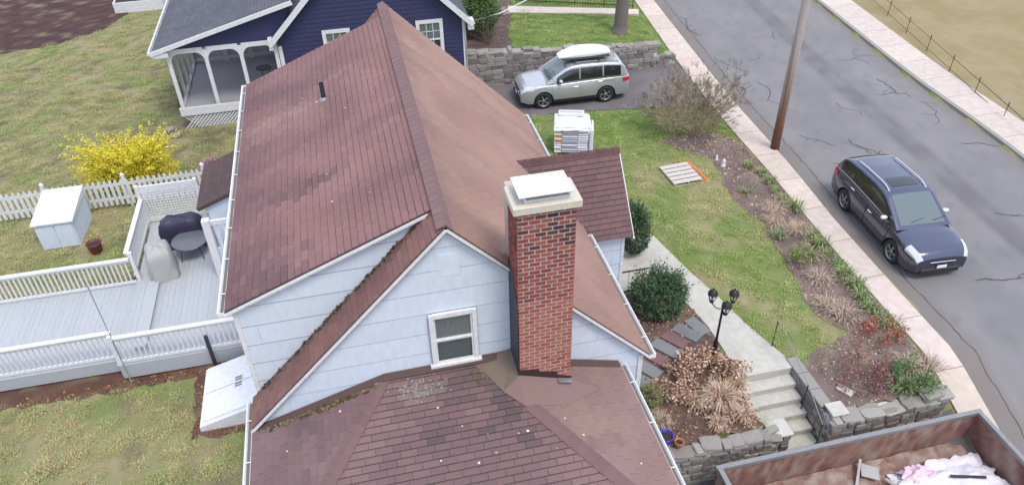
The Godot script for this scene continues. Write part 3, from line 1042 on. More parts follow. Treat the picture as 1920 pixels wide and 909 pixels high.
func caps(parent: Node, a: Vector3, b: Vector3, da: Vector3, db: Vector3, c0: Color, c1: Color) -> void:
	var ln := a.distance_to(b)
	var n := int(ln / 0.2)
	var d := (b - a) / ln
	var m := []
	var step := ln / n
	for k in 5:
		var g := Geo.new()
		g.col = c0.lerp(c1, k / 4.0)
		var w := 0.17
		var up := Vector3.UP
		var e := d * (step + 0.03)
		var lift0 := 0.014
		var lift1 := 0.007
		g.quad(da * w + up * lift0, e + da * w + up * lift1, e + up * lift1, up * lift0)
		g.quad(up * lift0, e + up * lift1, e + db * w + up * lift1, db * w + up * lift0)
		g.quad(da * w + up * (lift0 - 0.02), da * w + up * lift0, up * lift0, up * (lift0 - 0.02))
		g.quad(db * w + up * (lift0 - 0.02), db * w + up * lift0, up * lift0, up * (lift0 - 0.02))
		g.quad(da * w + up * (lift0 - 0.02), e + da * w, e + da * w + up * lift1, da * w + up * lift0)
		g.quad(db * w + up * (lift0 - 0.02), e + db * w, e + db * w + up * lift1, db * w + up * lift0)
		m.append(g.mesh())
	for i in n:
		put("cap_shingle", m[rng.randi() % 5], M.shingle, parent, Transform3D(Basis.IDENTITY, a + d * step * i))

func build_window(h: Node) -> void:
	var w := Node3D.new()
	w.name = "window"
	h.add_child(w)
	w.position = Vector3(-0.015, 3.88, -0.004)
	var f := func(called: String, a: Vector3, b: Vector3, m: Material) -> void:
		var g := Geo.new()
		g.box(a, b)
		obj(called, g, m, w)
	f.call("trim", Vector3(-0.44, 0.1, -0.01), Vector3(-0.36, 1.33, 0.055), M.white_paint)
	f.call("trim", Vector3(0.36, 0.1, -0.01), Vector3(0.44, 1.33, 0.055), M.white_paint)
	f.call("trim", Vector3(-0.36, 1.25, -0.01), Vector3(0.36, 1.34, 0.052), M.white_paint)
	f.call("sill", Vector3(-0.49, 0.0, -0.01), Vector3(0.49, 0.1, 0.085), M.white_paint)
	for q in [[0.66, 1.25, 0.012], [0.1, 0.7, 0.03]]:
		f.call("sash", Vector3(-0.36, q[0], q[2] - 0.03), Vector3(-0.325, q[1], q[2]), M.white_paint)
		f.call("sash", Vector3(0.325, q[0], q[2] - 0.03), Vector3(0.36, q[1], q[2]), M.white_paint)
		f.call("sash", Vector3(-0.325, q[0], q[2] - 0.03), Vector3(0.325, q[0] + 0.05, q[2] + 0.002), M.white_paint)
		f.call("sash", Vector3(-0.325, q[1] - 0.045, q[2] - 0.03), Vector3(0.325, q[1], q[2] + 0.002), M.white_paint)
		f.call("pane", Vector3(-0.325, q[0] + 0.05, q[2] - 0.018), Vector3(0.325, q[1] - 0.045, q[2] - 0.012), M.pane)
	f.call("roller_shade", Vector3(-0.33, 0.56, -0.026), Vector3(0.33, 1.23, -0.022), M.shade_cloth)
	f.call("inner_shade", Vector3(-0.33, 0.12, -0.029), Vector3(0.33, 0.56, -0.027), mat("green_shade", Color(0.14, 0.18, 0.178), 0.9))

func build_chimney(h: Node) -> void:
	rng.seed = 77
	var x0 := 1.06
	var x1 := 2.06
	var z0 := 0.0
	var z1 := 0.68
	var yt := 7.62
	var g := Geo.new()
	g.box(Vector3(x0 + 0.012, -0.6, z0 - 0.3), Vector3(x1 - 0.012, yt, z1 - 0.012))
	var ch := obj("chimney", g, M.mortar, h)
	# bricks: a few tones, each with its own mesh; a run of blackened ones under the cap
	var tones := [Color(0.446, 0.111, 0.084), Color(0.535, 0.149, 0.105), Color(0.372, 0.090, 0.077), Color(0.608, 0.208, 0.140), Color(0.297, 0.075, 0.071), Color(0.149, 0.052, 0.058), Color(0.081, 0.045, 0.051)]
	var rows := 49
	var cy := (yt - 3.4) / rows
	var bl := 1.0 / 5.0
	var jt := 0.027
	var mesh_of := func(w: float, d: float, tone: Color) -> ArrayMesh:
		var b := Geo.new()
		b.col = tone
		b.bevel_box(Vector3(-w / 2, jt / 2, -d), Vector3(w / 2, cy - jt / 2, 0.0), 0.004)
		return b.mesh()
	var cache := {}
	var rest := Geo.new()
	for r in rows:
		var y := yt - (r + 1) * cy
		var off := 0.0 if r % 2 == 0 else bl / 2
		var pick := func() -> int:
			var q := R(0, 1)
			if r < 9:
				return [0, 2, 4, 5, 1, 4, 2, 0, 6][int(q * 8.99)] if r < 5 else [0, 1, 2, 4, 5, 2, 0][int(q * 6.99)]
			if r < 22:
				return [0, 1, 2, 0, 2, 4, 1, 0][int(q * 7.99)]
			return [1, 3, 3, 1, 3, 0, 1, 3][int(q * 7.99)]
		# front
		var x := x0 - off
		while x < x1 - 0.01:
			var a := maxf(x, x0)
			var b := minf(x + bl, x1)
			var w := b - a - jt
			if a > x0: w = b - a - jt
			var t: int = pick.call()
			var key := "%d_%d" % [int(w * 1000), t]
			if not cache.has(key):
				cache[key] = mesh_of.call(w, 0.04, tones[t])
			put("brick", cache[key], M.brick, ch, Transform3D(Basis.IDENTITY, Vector3((a + b) / 2, y, z1 + R(-0.003, 0.003))))
			x += bl
		# left side: single bricks over the roof line, where it shows
		var z := z1 - bl / 2 - off if r % 2 == 0 else z1
		var zz := z1
		var first := true
		while zz > z0 + 0.01:
			var ln := (bl / 2 if (r % 2 == 1 and first) else bl)
			first = false
			var b2 := zz
			var a2 := maxf(zz - ln, z0)
			zz -= ln
			var t2: int = pick.call()
			if b2 == z1:
				b2 -= 0.012
			if r < 28:
				var w2 := b2 - a2 - jt
				var k2 := "s%d_%d" % [int(w2 * 1000), t2]
				if not cache.has(k2):
					cache[k2] = mesh_of.call(w2, 0.04, tones[t2])
				if r < 9:
					put("brick", cache[k2], M.brick, ch, Transform3D(Basis(Vector3(0, 0, 1), Vector3.UP, Vector3(-1, 0, 0)), Vector3(x0, y, (a2 + b2) / 2)))
				else:
					rest.col = tones[t2]
					rest.box(Vector3(x0, y + jt / 2, a2 + jt / 2), Vector3(x0 + 0.03, y + cy - jt / 2, b2 - jt / 2))
			rest.col = tones[pick.call()]
			rest.box(Vector3(x1 - 0.03, y + jt / 2, a2 + jt / 2), Vector3(x1, y + cy - jt / 2, b2 - jt / 2))
	var rs := obj("side_bricks", rest, M.brick, ch)
	rs.set_meta("kind", "stuff")
	# dark sheet over the left side below the roof line, lead at the foot
	g = Geo.new()
	g.prism(PackedVector2Array([Vector2(0.0, 3.9), Vector2(0.675, 3.9), Vector2(0.675, 5.6), Vector2(0.3, 6.15), Vector2(0.0, 6.3)]), Vector3(x0 - 0.004, 0, 0), Vector3(0, 0, 1), Vector3.UP, 0.006, true)
	obj("dark_side_sheet", g, M.dark_metal, ch)
	g = Geo.new()
	g.col = Color(0.07, 0.035, 0.035)
	g.prism(PackedVector2Array([Vector2(x0 - 0.015, 3.95), Vector2(x1 + 0.01, 3.58), Vector2(x1 + 0.01, 3.7), Vector2(x0 + 0.74, 3.8), Vector2(x0 + 0.72, 3.9), Vector2(x0 + 0.4, 3.97), Vector2(x0 + 0.36, 4.05), Vector2(x0 - 0.015, 4.1)]), Vector3(0, 0, z1), Vector3.RIGHT, Vector3.UP, 0.012)
	obj("foot_flashing", g, M.shingle, ch)
	g = Geo.new()
	g.obox(Vector3(1.93, 3.68, z1 + 0.07), Vector3(0.13, -0.035, 0), Vector3(0, 0.008, 0), Vector3(0, 0, 0.06))
	obj("lead_sheet", g, M.grey_metal, ch)
	# concrete cap and the flue lid
	g = Geo.new()
	g.bevel_box(Vector3(0.99, yt, 0.06), Vector3(2.125, yt + 0.15, 0.76), 0.015)
	obj("cap", g, M.cap_concrete, ch)
	g = Geo.new()
	g.col = Color(0.85, 0.85, 0.86)
	var y1 := yt + 0.15
	for q in [[1.2, 0.17, 1.95, 0.19], [1.2, 0.62, 1.95, 0.64], [1.2, 0.19, 1.22, 0.62], [1.93, 0.19, 1.95, 0.62]]:
		g.box(Vector3(q[0], y1, q[1]), Vector3(q[2], y1 + 0.05, q[3]))
	for q in [[1.21, 0.18], [1.94, 0.18], [1.21, 0.63], [1.94, 0.63]]:
		g.box(Vector3(q[0] - 0.012, y1 + 0.05, q[1] - 0.012), Vector3(q[0] + 0.012, y1 + 0.16, q[1] + 0.012))
	obj("lid_frame", g, M.white_metal, ch)
	g = Geo.new()
	g.bevel_box(Vector3(1.09, y1 + 0.16, 0.13), Vector3(1.98, y1 + 0.195, 0.74), 0.008)
	obj("flue_lid", g, M.white_metal, ch)

func build_moss(h: Node) -> void:
	rng.seed = 91
	# lichen and moss clumps along the flashing, and pale lichen on the wing
	var g := Geo.new()
	for i in 90:
		var t := pow(R(0, 1), 0.8)
		var p := Vector3(-3.7, 3.2, 0.16).lerp(Vector3(-1.5, 3.86, 0.16), t) + Vector3(R(-0.03, 0.03), R(-0.01, 0.01), R(-0.04, 0.07))
		g.col = [Color(0.13, 0.11, 0.03), Color(0.22, 0.2, 0.08), Color(0.32, 0.28, 0.17), Color(0.1, 0.07, 0.05)][rng.randi() % 4]
		g.blob(p, Vector3(R(0.02, 0.06), R(0.01, 0.025), R(0.02, 0.05)), 6, 4, 0.4, i)
	for i in 130:
		var p := Vector3(-0.78 + rng.randfn(0, 0.26), 0, 0.42 + rng.randfn(0, 0.11))
		p.y = 3.885 - 0.19 * p.z
		g.col = [Color(0.4, 0.37, 0.33), Color(0.33, 0.3, 0.26), Color(0.46, 0.43, 0.38)][rng.randi() % 3]
		g.blob(p, Vector3(R(0.012, 0.035), 0.008, R(0.012, 0.045)), 6, 4, 0.4, i)
	for i in 40:
		var p := Vector3(0.45 + rng.randfn(0, 0.2), 0, 0.25 + absf(rng.randfn(0, 0.14)))
		p.y = 3.89 - 0.19 * p.z
		g.col = [Color(0.25, 0.22, 0.09), Color(0.38, 0.34, 0.25), Color(0.16, 0.14, 0.05)][rng.randi() % 3]
		g.blob(p, Vector3(R(0.012, 0.03), 0.008, R(0.012, 0.035)), 6, 4, 0.4, i)
	# the mossy wedge in the corner of the rear strip and dormer wall
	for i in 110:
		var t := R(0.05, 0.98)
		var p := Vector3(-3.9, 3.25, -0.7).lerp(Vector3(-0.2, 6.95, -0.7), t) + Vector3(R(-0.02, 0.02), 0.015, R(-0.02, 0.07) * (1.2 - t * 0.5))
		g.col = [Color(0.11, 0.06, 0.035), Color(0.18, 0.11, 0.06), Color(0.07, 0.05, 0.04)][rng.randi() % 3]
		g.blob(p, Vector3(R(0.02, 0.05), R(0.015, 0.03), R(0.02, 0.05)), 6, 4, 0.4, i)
	var o := obj("moss", g, M.soil.duplicate(), h)
	o.material_override.albedo_color = Color(1, 1, 1)
	o.set_meta("kind", "stuff")

func build_back_entry(h: Node) -> void:
	# enclosed back stoop with its own lean-to roof
	var e := Node3D.new()
	e.name = "back_entry"
	h.add_child(e)
	var g := Geo.new()
	g.prism(PackedVector2Array([Vector2(-5.65, 0.0), Vector2(-3.7, 0.0), Vector2(-3.7, 3.25), Vector2(-5.65, 2.5)]), Vector3(0, 0, -11.15), Vector3.RIGHT, Vector3.UP, 2.1, true)
	obj("stoop_wall", g, M.siding, e)
	var tint := func(u: float, v: float, r: float) -> Color:
		return blend(Color(0.13, 0.085, 0.085), Color(0.16, 0.1, 0.1), r)
	var v := Vector3(2.15, 0.83, 0).normalized()
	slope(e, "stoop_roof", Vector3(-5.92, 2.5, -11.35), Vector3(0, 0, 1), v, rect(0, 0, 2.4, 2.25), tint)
	g = Geo.new()
	g.box(Vector3(-5.75, 0.5, -8.45), Vector3(-5.55, 2.5, -8.25))
	obj("post", g, M.white_paint, e)
	g = Geo.new()
	g.prism(PackedVector2Array([Vector2(-5.55, 0.5), Vector2(-3.85, 0.5), Vector2(-3.85, 1.5), Vector2(-5.55, 1.5)]), Vector3(0, 0, -8.4), Vector3.RIGHT, Vector3.UP, 0.05, true)
	obj("skirt_panel", g, M.siding, e)
	for i in 8:
		g = Geo.new()
		g.box(Vector3(-5.45 + i * 0.2, 1.5, -8.39), Vector3(-5.37 + i * 0.2, 2.3, -8.36))
		obj("slat", g, M.white_paint, e)
	g = Geo.new()
	g.box(Vector3(-5.6, 2.3, -8.42), Vector3(-3.9, 2.44, -8.33))
	obj("beam", g, M.white_paint, e)

# ---------------------------------------------------------------- the navy house and its screened porch
func build_navy_house() -> void:
	rng.seed = 41
	var h := thing("navy_house", "navy blue house with white trim and screened porch", "house", Vector3(0, -0.2, 0))
	var zf := -19.4
	var bx := func(called: String, a: Vector3, b: Vector3, m: Material, parent: Node = h) -> MeshInstance3D:
		var q := Geo.new()
		q.box(a, b)
		return obj(called, q, m, parent)
	# main gable: eaves at 3.4 / peak out of view
	var g := Geo.new()
	g.prism(PackedVector2Array([Vector2(-3.7, 0), Vector2(3.6, 0), Vector2(3.6, 3.45), Vector2(-0.05, 7.1), Vector2(-3.7, 3.45)]), Vector3(0, 0, zf - 9.0), Vector3.RIGHT, Vector3.UP, 9.0, true)
	var wall := obj("wall", g, M.navy, h)
	# narrow clapboards on the gable face
	var y := 0.1
	while y < 7.0:
		var half := 3.63 if y < 3.4 else 3.63 - (y - 3.4)
		if half > 0.15:
			g = Geo.new()
			g.col = Color(1, 1, 1).darkened(R(0, 0.08))
			g.hexa([Vector3(-0.05 - half, y, zf + 0.03), Vector3(-0.05 + half, y, zf + 0.03), Vector3(-0.05 + half, y, zf), Vector3(-0.05 - half, y, zf), Vector3(-0.05 - half + 0.0, y + 0.17, zf + 0.012), Vector3(-0.05 + half, y + 0.17, zf + 0.012), Vector3(-0.05 + half, y + 0.17, zf), Vector3(-0.05 - half, y + 0.17, zf)])
			obj("clapboard", g, M.navy, wall)
		y += 0.175
	# main roof
	var s2 := sqrt(0.5)
	var grey := func(u: float, v: float, r: float) -> Color:
		return blend(Color(0.13, 0.135, 0.17), Color(0.18, 0.18, 0.215), r * 0.8 + n2(u, v, 25, 4) * 0.8)
	slope(h, "roof", Vector3(3.85, 3.28, zf + 0.35), Vector3(0, 0, -1), Vector3(-s2, s2, 0), rect(0, 0, 9.6, 5.5), grey, PackedVector2Array(), 0.15, 0.32, M.slate_roof)
	slope(h, "roof", Vector3(-3.95, 3.28, zf - 9.25), Vector3(0, 0, 1), Vector3(s2, s2, 0), rect(0, 0, 9.6, 5.5), grey, PackedVector2Array(), 0.15, 0.32, M.slate_roof)
	for q in [[Vector3(3.93, 3.2, zf + 0.35), Vector3(-0.05, 7.18, zf + 0.35)], [Vector3(-4.03, 3.2, zf + 0.35), Vector3(-0.05, 7.18, zf + 0.35)]]:
		g = Geo.new()
		g.beam(q[0] - Vector3(0, 0.03, 0), q[1] - Vector3(0, 0.03, 0), 0.06, 0.2, Vector3(0, 1, 0.001))
		obj("rake_board", g, M.white_paint, h)
	bx.call("eave_return", Vector3(-4.05, 2.98, zf + 0.0), Vector3(-3.9, 3.42, zf + 0.34), M.white_paint)
	bx.call("eave_return", Vector3(3.72, 2.98, zf + 0.0), Vector3(3.95, 3.38, zf + 0.34), M.white_paint)
	bx.call("corner_board", Vector3(3.52, 0, zf - 0.05), Vector3(3.66, 3.4, zf + 0.045), M.white_paint)
	bx.call("corner_board", Vector3(-3.75, 0, zf - 0.05), Vector3(-3.6, 3.0, zf + 0.045), M.white_paint)
	g = Geo.new()
	g.tube([Vector3(3.62, 3.2, zf + 0.08), Vector3(3.62, 0.4, zf + 0.08)], [0.045], 8)
	obj("downspout", g, M.white_metal, h)
	# two sash windows with muntins
	for wx in [1.69, -1.97]:
		var w := Node3D.new()
		w.name = numbered("window", h)
		h.add_child(w)
		w.position = Vector3(wx, 1.9, zf + 0.03)
		bx.call("room", Vector3(0.08, 0.1, -0.01), Vector3(0.92, 1.45, 0.003), M.room_dark, w)
		bx.call("blind", Vector3(0.1, 0.75, 0.004), Vector3(0.9, 1.42, 0.008), M.shade_cloth, w)
		bx.call("pane", Vector3(0.09, 0.1, 0.016), Vector3(0.91, 1.43, 0.02), M.pane, w)
		bx.call("trim", Vector3(-0.04, 0.0, 0), Vector3(0.1, 1.55, 0.05), M.white_paint, w)
		bx.call("trim", Vector3(0.9, 0.0, 0), Vector3(1.04, 1.55, 0.05), M.white_paint, w)
		bx.call("trim", Vector3(0.1, 1.41, 0), Vector3(0.9, 1.55, 0.05), M.white_paint, w)
		bx.call("sill", Vector3(-0.08, -0.08, 0), Vector3(1.08, 0.0, 0.08), M.white_paint, w)
		bx.call("meeting_rail", Vector3(0.1, 0.7, 0.022), Vector3(0.9, 0.77, 0.035), M.white_paint, w)
		bx.call("muntin", Vector3(0.355, 0.02, 0.023), Vector3(0.38, 1.41, 0.03), M.white_paint, w)
		bx.call("muntin", Vector3(0.62, 0.02, 0.023), Vector3(0.645, 1.41, 0.03), M.white_paint, w)
		bx.call("muntin", Vector3(0.1, 1.06, 0.023), Vector3(0.9, 1.085, 0.029), M.white_paint, w)
		bx.call("muntin", Vector3(0.1, 0.36, 0.023), Vector3(0.9, 0.385, 0.029), M.white_paint, w)
	# service wire to the corner
	g = Geo.new()
	g.tube([Vector3(3.8, 3.3, zf + 0.3), Vector3(5.2, 3.25, zf - 0.4), Vector3(7.5, 3.5, zf - 1.8), Vector3(13.5, 4.6, zf - 5.5), Vector3(19.5, 6.3, zf - 9.5)], [0.02], 6)
	obj("service_wire", g, M.white_metal, h)

	# screened porch
	var p := Node3D.new()
	p.name = "porch"
	h.add_child(p)
	var f0 := 0.85      # floor
	var zb := -23.9
	bx.call("floor", Vector3(-7.85, f0 - 0.12, zb), Vector3(-3.72, f0, zf - 0.02), M.porch_floor, p)
	bx.call("floor_beam", Vector3(-7.95, f0 - 0.28, zf - 0.04), Vector3(-3.72, f0 + 0.05, zf + 0.06), M.white_paint, p)
	bx.call("back_wall", Vector3(-7.85, f0, zb - 0.1), Vector3(-3.72, 1.6, zb), M.porch_floor, p)
	bx.call("screen", Vector3(-7.8, 1.6, zb - 0.05), Vector3(-3.72, 3.1, zb - 0.046), M.insect_screen, p)
	bx.call("back_rail", Vector3(-7.85, f0 + 0.1, zb + 0.01), Vector3(-3.72, f0 + 0.22, zb + 0.06), M.white_paint, p)
	for i in 3:
		bx.call("back_post", Vector3(-6.5 + i * 1.05, f0, zb + 0.01), Vector3(-6.3 + i * 1.05, 3.0, zb + 0.07), M.white_paint, p)
	# front: four posts, arched heads
	var px := [-7.8, -6.45, -5.15, -3.85]
	for x in px:
		bx.call("post", Vector3(x - 0.07, f0 + 0.05, zf - 0.06), Vector3(x + 0.07, 3.2, zf + 0.05), M.white_paint, p)
	for i in 3:
		var a: float = px[i] + 0.07
		var b: float = px[i + 1] - 0.07
		g = Geo.new()
		var head := PackedVector2Array([Vector2(b, 3.3), Vector2(a, 3.3), Vector2(a, 2.75)])
		for k in 7:
			var an := PI / 2 * k / 6.0
			head.append(Vector2(a + 0.3 * (1 - cos(an)), 2.75 + 0.36 * sin(an)))
		for k in 7:
			var an := PI / 2 * k / 6.0
			head.append(Vector2(b - 0.3 * (1 - sin(an)), 2.75 + 0.36 * cos(an)))
		head.append(Vector2(b, 2.75))
		g.prism(head, Vector3(0, 0, zf - 0.03), Vector3.RIGHT, Vector3.UP, 0.06, true)
		obj("arch_head", g, M.white_paint, p)
		bx.call("screen", Vector3(a, f0 + 0.05, zf - 0.012), Vector3(b, 3.1, zf - 0.008), M.insect_screen, p)
	# left side posts and screens
	for i in 4:
		var z: float = zf - 0.1 - (i + 1) * 1.08
		bx.call("post", Vector3(-7.87, f0 + 0.05, z - 0.06), Vector3(-7.74, 3.2, z + 0.06), M.white_paint, p)
		bx.call("screen", Vector3(-7.81, f0 + 0.05, z + 0.06), Vector3(-7.806, 3.1, z + 1.02), M.insect_screen, p)
	bx.call("side_rail", Vector3(-7.87, f0 - 0.28, zb), Vector3(-7.74, f0 + 0.06, zf), M.white_paint, p)
	# lattice skirt, crossing slats of a few pixels
	g = Geo.new()
	var x := -7.9
	while x < -3.7:
		for s in [-1.0, 1.0]:
			var a := Vector3(x, 0.0 if s > 0 else f0 - 0.28, zf + 0.0 + s * 0.012)
			var e := Vector3(x + 0.57, f0 - 0.28 if s > 0 else 0.0, zf + s * 0.012)
			g.beam(a, e, 0.012, 0.05, Vector3(0, 1, 0))
		x += 0.145
	var lat := obj("lattice", g, M.white_paint, p)
	lat.set_meta("kind", "stuff")
	# porch roof: low eave on the left, rising to the house, navy gable infill
	var pv := Vector3(5.33, 1.42, 0).normalized()
	slope(p, "porch_roof", Vector3(-8.28, 3.35, zb - 1.4), Vector3(0, 0, 1), pv, rect(0, 0, absf(zb - 1.4 - zf) + 0.3, 5.5), grey, PackedVector2Array(), 0.15, 0.32, M.slate_roof)
	g = Geo.new()
	g.prism(PackedVector2Array([Vector2(-7.87, 3.3), Vector2(-3.7, 3.3), Vector2(-3.0, 4.55), Vector2(-7.87, 3.38)]), Vector3(0, 0, zf - 0.05), Vector3.RIGHT, Vector3.UP, 0.08, true)
	obj("infill", g, M.navy, p)
	g = Geo.new()
	g.beam(Vector3(-8.35, 3.28, zf + 0.28), Vector3(-2.9, 4.73, zf + 0.28), 0.05, 0.16, Vector3(0, 1, 0.001))
	obj("rake_board", g, M.white_paint, p)
	bx.call("soffit_box", Vector3(-8.3, 3.12, zf - 0.05), Vector3(-7.72, 3.3, zf + 0.27), M.white_paint, p)
	g = Geo.new()
	gutter(p, Vector3(-8.3, 3.36, zf + 0.28), Vector3(-8.3, 3.36, zb - 1.4), Vector3(-1, 0, 0), 1.2)
	# things kept on the porch
	var t := thing("porch_table", "small dark table on the screened porch", "table", Vector3(-4.7, f0 - 0.2, -21.6))
	g = Geo.new()
	g.lathe([[0.0, 0.4], [0.32, 0.4], [0.33, 0.42], [0.32, 0.44], [0.0, 0.44]], Vector3.ZERO, 18)
	obj("tabletop", g, M.trim_black, t)
	for i in 3:
		g = Geo.new()
		var an := TAU * i / 3.0
		g.tube([Vector3(cos(an) * 0.24, 0, sin(an) * 0.24), Vector3(cos(an) * 0.16, 0.4, sin(an) * 0.16)], [0.018], 6)
		obj("leg", g, M.trim_black, t)
	# potted stones at the porch corner
	var st := thing("paver_pile", "pile of pale pavers and stones at the screened porch corner", "stones", Vector3(-8.5, -0.2, -19.2))
	for q in [[0.0, 0.0, 0.0, 0.5, 0.35], [0.25, 0.0, 0.4, 0.4, 0.3], [0.05, 0.14, 0.1, 0.3, 0.25]]:
		g = Geo.new()
		g.col = [Color(0.5, 0.4, 0.32), Color(0.45, 0.42, 0.38)][rng.randi() % 2]
		g.bevel_box(Vector3(q[0] - q[3] / 2, q[1], q[2] - q[4] / 2), Vector3(q[0] + q[3] / 2, q[1] + 0.14, q[2] + q[4] / 2), 0.03)
		obj("paver", g, M.stone, st)

# ---------------------------------------------------------------- deck, fence, furniture behind the house
var baluster_mesh: ArrayMesh

func railing(p: Node, a: Vector3, b: Vector3, h := 0.92, gap := 0.125) -> void:
	var g := Geo.new()
	g.beam(a + Vector3(0, h - 0.02, 0), b + Vector3(0, h - 0.02, 0), 0.13, 0.04)
	obj("handrail", g, M.white_paint, p)
	g = Geo.new()
	g.beam(a + Vector3(0, h - 0.08, 0), b + Vector3(0, h - 0.08, 0), 0.04, 0.08)
	obj("top_rail", g, M.white_paint, p)
	g = Geo.new()
	g.beam(a + Vector3(0, 0.09, 0), b + Vector3(0, 0.09, 0), 0.04, 0.08)
	obj("bottom_rail", g, M.white_paint, p)
	var d := b - a
	var n := int(d.length() / gap)
	var bas := Basis(Vector3.UP, atan2(-d.z, d.x))
	for i in range(1, n):
		put("baluster", baluster_mesh, M.white_paint, p, Transform3D(bas, a + d * (float(i) / n) + Vector3(0, 0.13, 0)))

func build_deck() -> void:
	rng.seed = 51
	var g := Geo.new()
	g.box(Vector3(-0.019, 0, -0.019), Vector3(0.019, 0.7, 0.019))
	baluster_mesh = g.mesh()
	var d := thing("deck", "pale grey wooden deck with white railings behind the white house", "deck")
	var y := 0.5
	# boards, each a few pixels wide: real boards with gaps, joined
	var b := Geo.new()
	var x := -8.05
	while x < -3.86:
		b.col = Color(1, 1, 1).darkened(R(0, 0.06))
		b.box(Vector3(x + 0.0015, y - 0.035, -11.75), Vector3(x + 0.1385, y + R(-0.002, 0.002), -5.3))
		x += 0.14
	x = -14.5
	while x < -8.1:
		b.col = Color(1, 1, 1).darkened(R(0, 0.06))
		b.box(Vector3(x + 0.0015, y - 0.115, -8.8), Vector3(x + 0.1385, y - 0.08 + R(-0.002, 0.002), -5.6))
		x += 0.14
	obj("deck_boards", b, M.deck_grey, d).set_meta("kind", "stuff")
	g = Geo.new()
	g.box(Vector3(-8.0, -0.05, -11.7), Vector3(-3.8, y - 0.04, -5.4))
	g.box(Vector3(-14.5, -0.05, -8.75), Vector3(-8.02, y - 0.12, -5.7))
	obj("frame", g, M.room_dark, d)
	var bx := func(called: String, p0: Vector3, p1: Vector3, m: Material) -> void:
		var q := Geo.new()
		q.box(p0, p1)
		obj(called, q, m, d)
	bx.call("fascia", Vector3(-7.95, 0.06, -5.3), Vector3(-3.86, y + 0.01, -5.26), M.deck_grey)
	bx.call("fascia", Vector3(-14.5, 0.06, -5.6), Vector3(-7.96, y - 0.07, -5.56), M.deck_grey)
	bx.call("fascia", Vector3(-7.99, 0.06, -5.6), Vector3(-7.955, y + 0.0, -5.27), M.deck_grey)
	# the step between the two levels: a long low box
	bx.call("step", Vector3(-7.68, y + 0.004, -8.5), Vector3(-7.38, y + 0.1, -5.75), M.deck_grey)
	railing(d, Vector3(-7.9, y, -5.32), Vector3(-4.3, y, -5.32))
	railing(d, Vector3(-14.5, y - 0.08, -5.64), Vector3(-8.0, y - 0.08, -5.64))
	railing(d, Vector3(-14.5, y - 0.08, -8.72), Vector3(-8.05, y - 0.08, -8.72))
	railing(d, Vector3(-8.12, y, -8.9), Vector3(-8.12, y, -11.7))
	for q in [[-7.98, -8.78, 1.5], [-8.12, -11.72, 1.9], [-6.4, -11.72, 1.9], [-8.0, -5.45, 1.36], [-4.22, -5.32, 1.42]]:
		bx.call("post", Vector3(q[0] - 0.05, 0.3, q[1] - 0.05), Vector3(q[0] + 0.05, q[2], q[1] + 0.05), M.white_paint)
	# lattice privacy screen: square lattice of slats between rails
	bx.call("screen_rail", Vector3(-8.07, 1.62, -11.75), Vector3(-6.45, 1.86, -11.7), M.white_paint)
	bx.call("screen_rail", Vector3(-8.07, 0.55, -11.75), Vector3(-6.45, 0.68, -11.7), M.white_paint)
	x = -8.05
	while x < -6.47:
		bx.call("screen_slat", Vector3(x, 0.66, -11.735), Vector3(x + 0.042, 1.66, -11.725), M.white_paint)
		x += 0.092
	var sy := 0.7
	while sy < 1.62:
		bx.call("screen_slat", Vector3(-8.07, sy, -11.724), Vector3(-6.45, sy + 0.042, -11.714), M.white_paint)
		sy += 0.092
	# far edge rail right of the screen
	railing(d, Vector3(-6.35, y, -11.72), Vector3(-5.7, y, -11.72))

	# picket fence beyond the deck
	var f := thing("picket_fence", "white picket fence in front of the yellow flowering bush", "fence")
	g = Geo.new()
	g.prism(PackedVector2Array([Vector2(-0.05, 0), Vector2(0.05, 0), Vector2(0.05, 0.9), Vector2(0.0, 1.0), Vector2(-0.05, 0.9)]), Vector3(0, 0, -0.01), Vector3.RIGHT, Vector3.UP, 0.02, true)
	var pk := g.mesh()
	x = -16.0
	while x < -6.55:
		put("picket", pk, M.white_paint, f, Transform3D(Basis(Vector3(0, 0, 1), R(-0.012, 0.012)), Vector3(x, 0.06 + R(-0.008, 0.008), -13.82)))
		x += 0.175
	for ry in [0.25, 0.78]:
		g = Geo.new()
		g.box(Vector3(-16.0, ry, -13.87), Vector3(-6.6, ry + 0.09, -13.832))
		obj("rail", g, M.white_paint, f)
	for x2 in [-14.0, -11.6, -9.1, -6.55]:
		g = Geo.new()
		g.box(Vector3(x2 - 0.05, -0.1, -13.98), Vector3(x2 + 0.05, 1.12, -13.88))
		obj("post", g, M.white_paint, f)
		g = Geo.new()
		g.lathe([[0.075, 1.12], [0.075, 1.15], [0.0, 1.22]], Vector3(x2, 0, -13.93), 4)
		obj("post_cap", g, M.white_paint, f)

	# thin vertical poles
	for q in [[Vector3(-7.82, 0.0, -5.15), 3.2, 0.016, "thin grey metal pole standing at the deck's front corner", "grey_metal"], [Vector3(-8.71, -0.02, -11.06), 1.5, 0.018, "short tan garden pole in the yard inside the picket fence", "raw_wood"]]:
		var t := thing("garden_pole", q[3], "pole", q[0])
		g = Geo.new()
		g.tube([Vector3.ZERO, Vector3(0, q[1], 0)], [q[2]], 8)
		obj("shaft", g, M[q[4]], t)
		g = Geo.new()
		g.blob(Vector3(0, q[1], 0), Vector3.ONE * q[2] * 1.5, 8, 6)
		obj("finial", g, M[q[4]], t)
	var dp := thing("dark_post", "short dark weathered post against the deck fascia", "post", Vector3(-5.73, 0.0, -5.18))
	g = Geo.new()
	g.bevel_box(Vector3(-0.045, 0, -0.03), Vector3(0.045, 1.12, 0.03), 0.012)
	obj("shaft", g, M.dark_metal, dp)
	g = Geo.new()
	g.box(Vector3(-0.06, 0.72, -0.035), Vector3(-0.04, 0.8, 0.035))
	obj("bracket", g, M.grey_metal, dp)

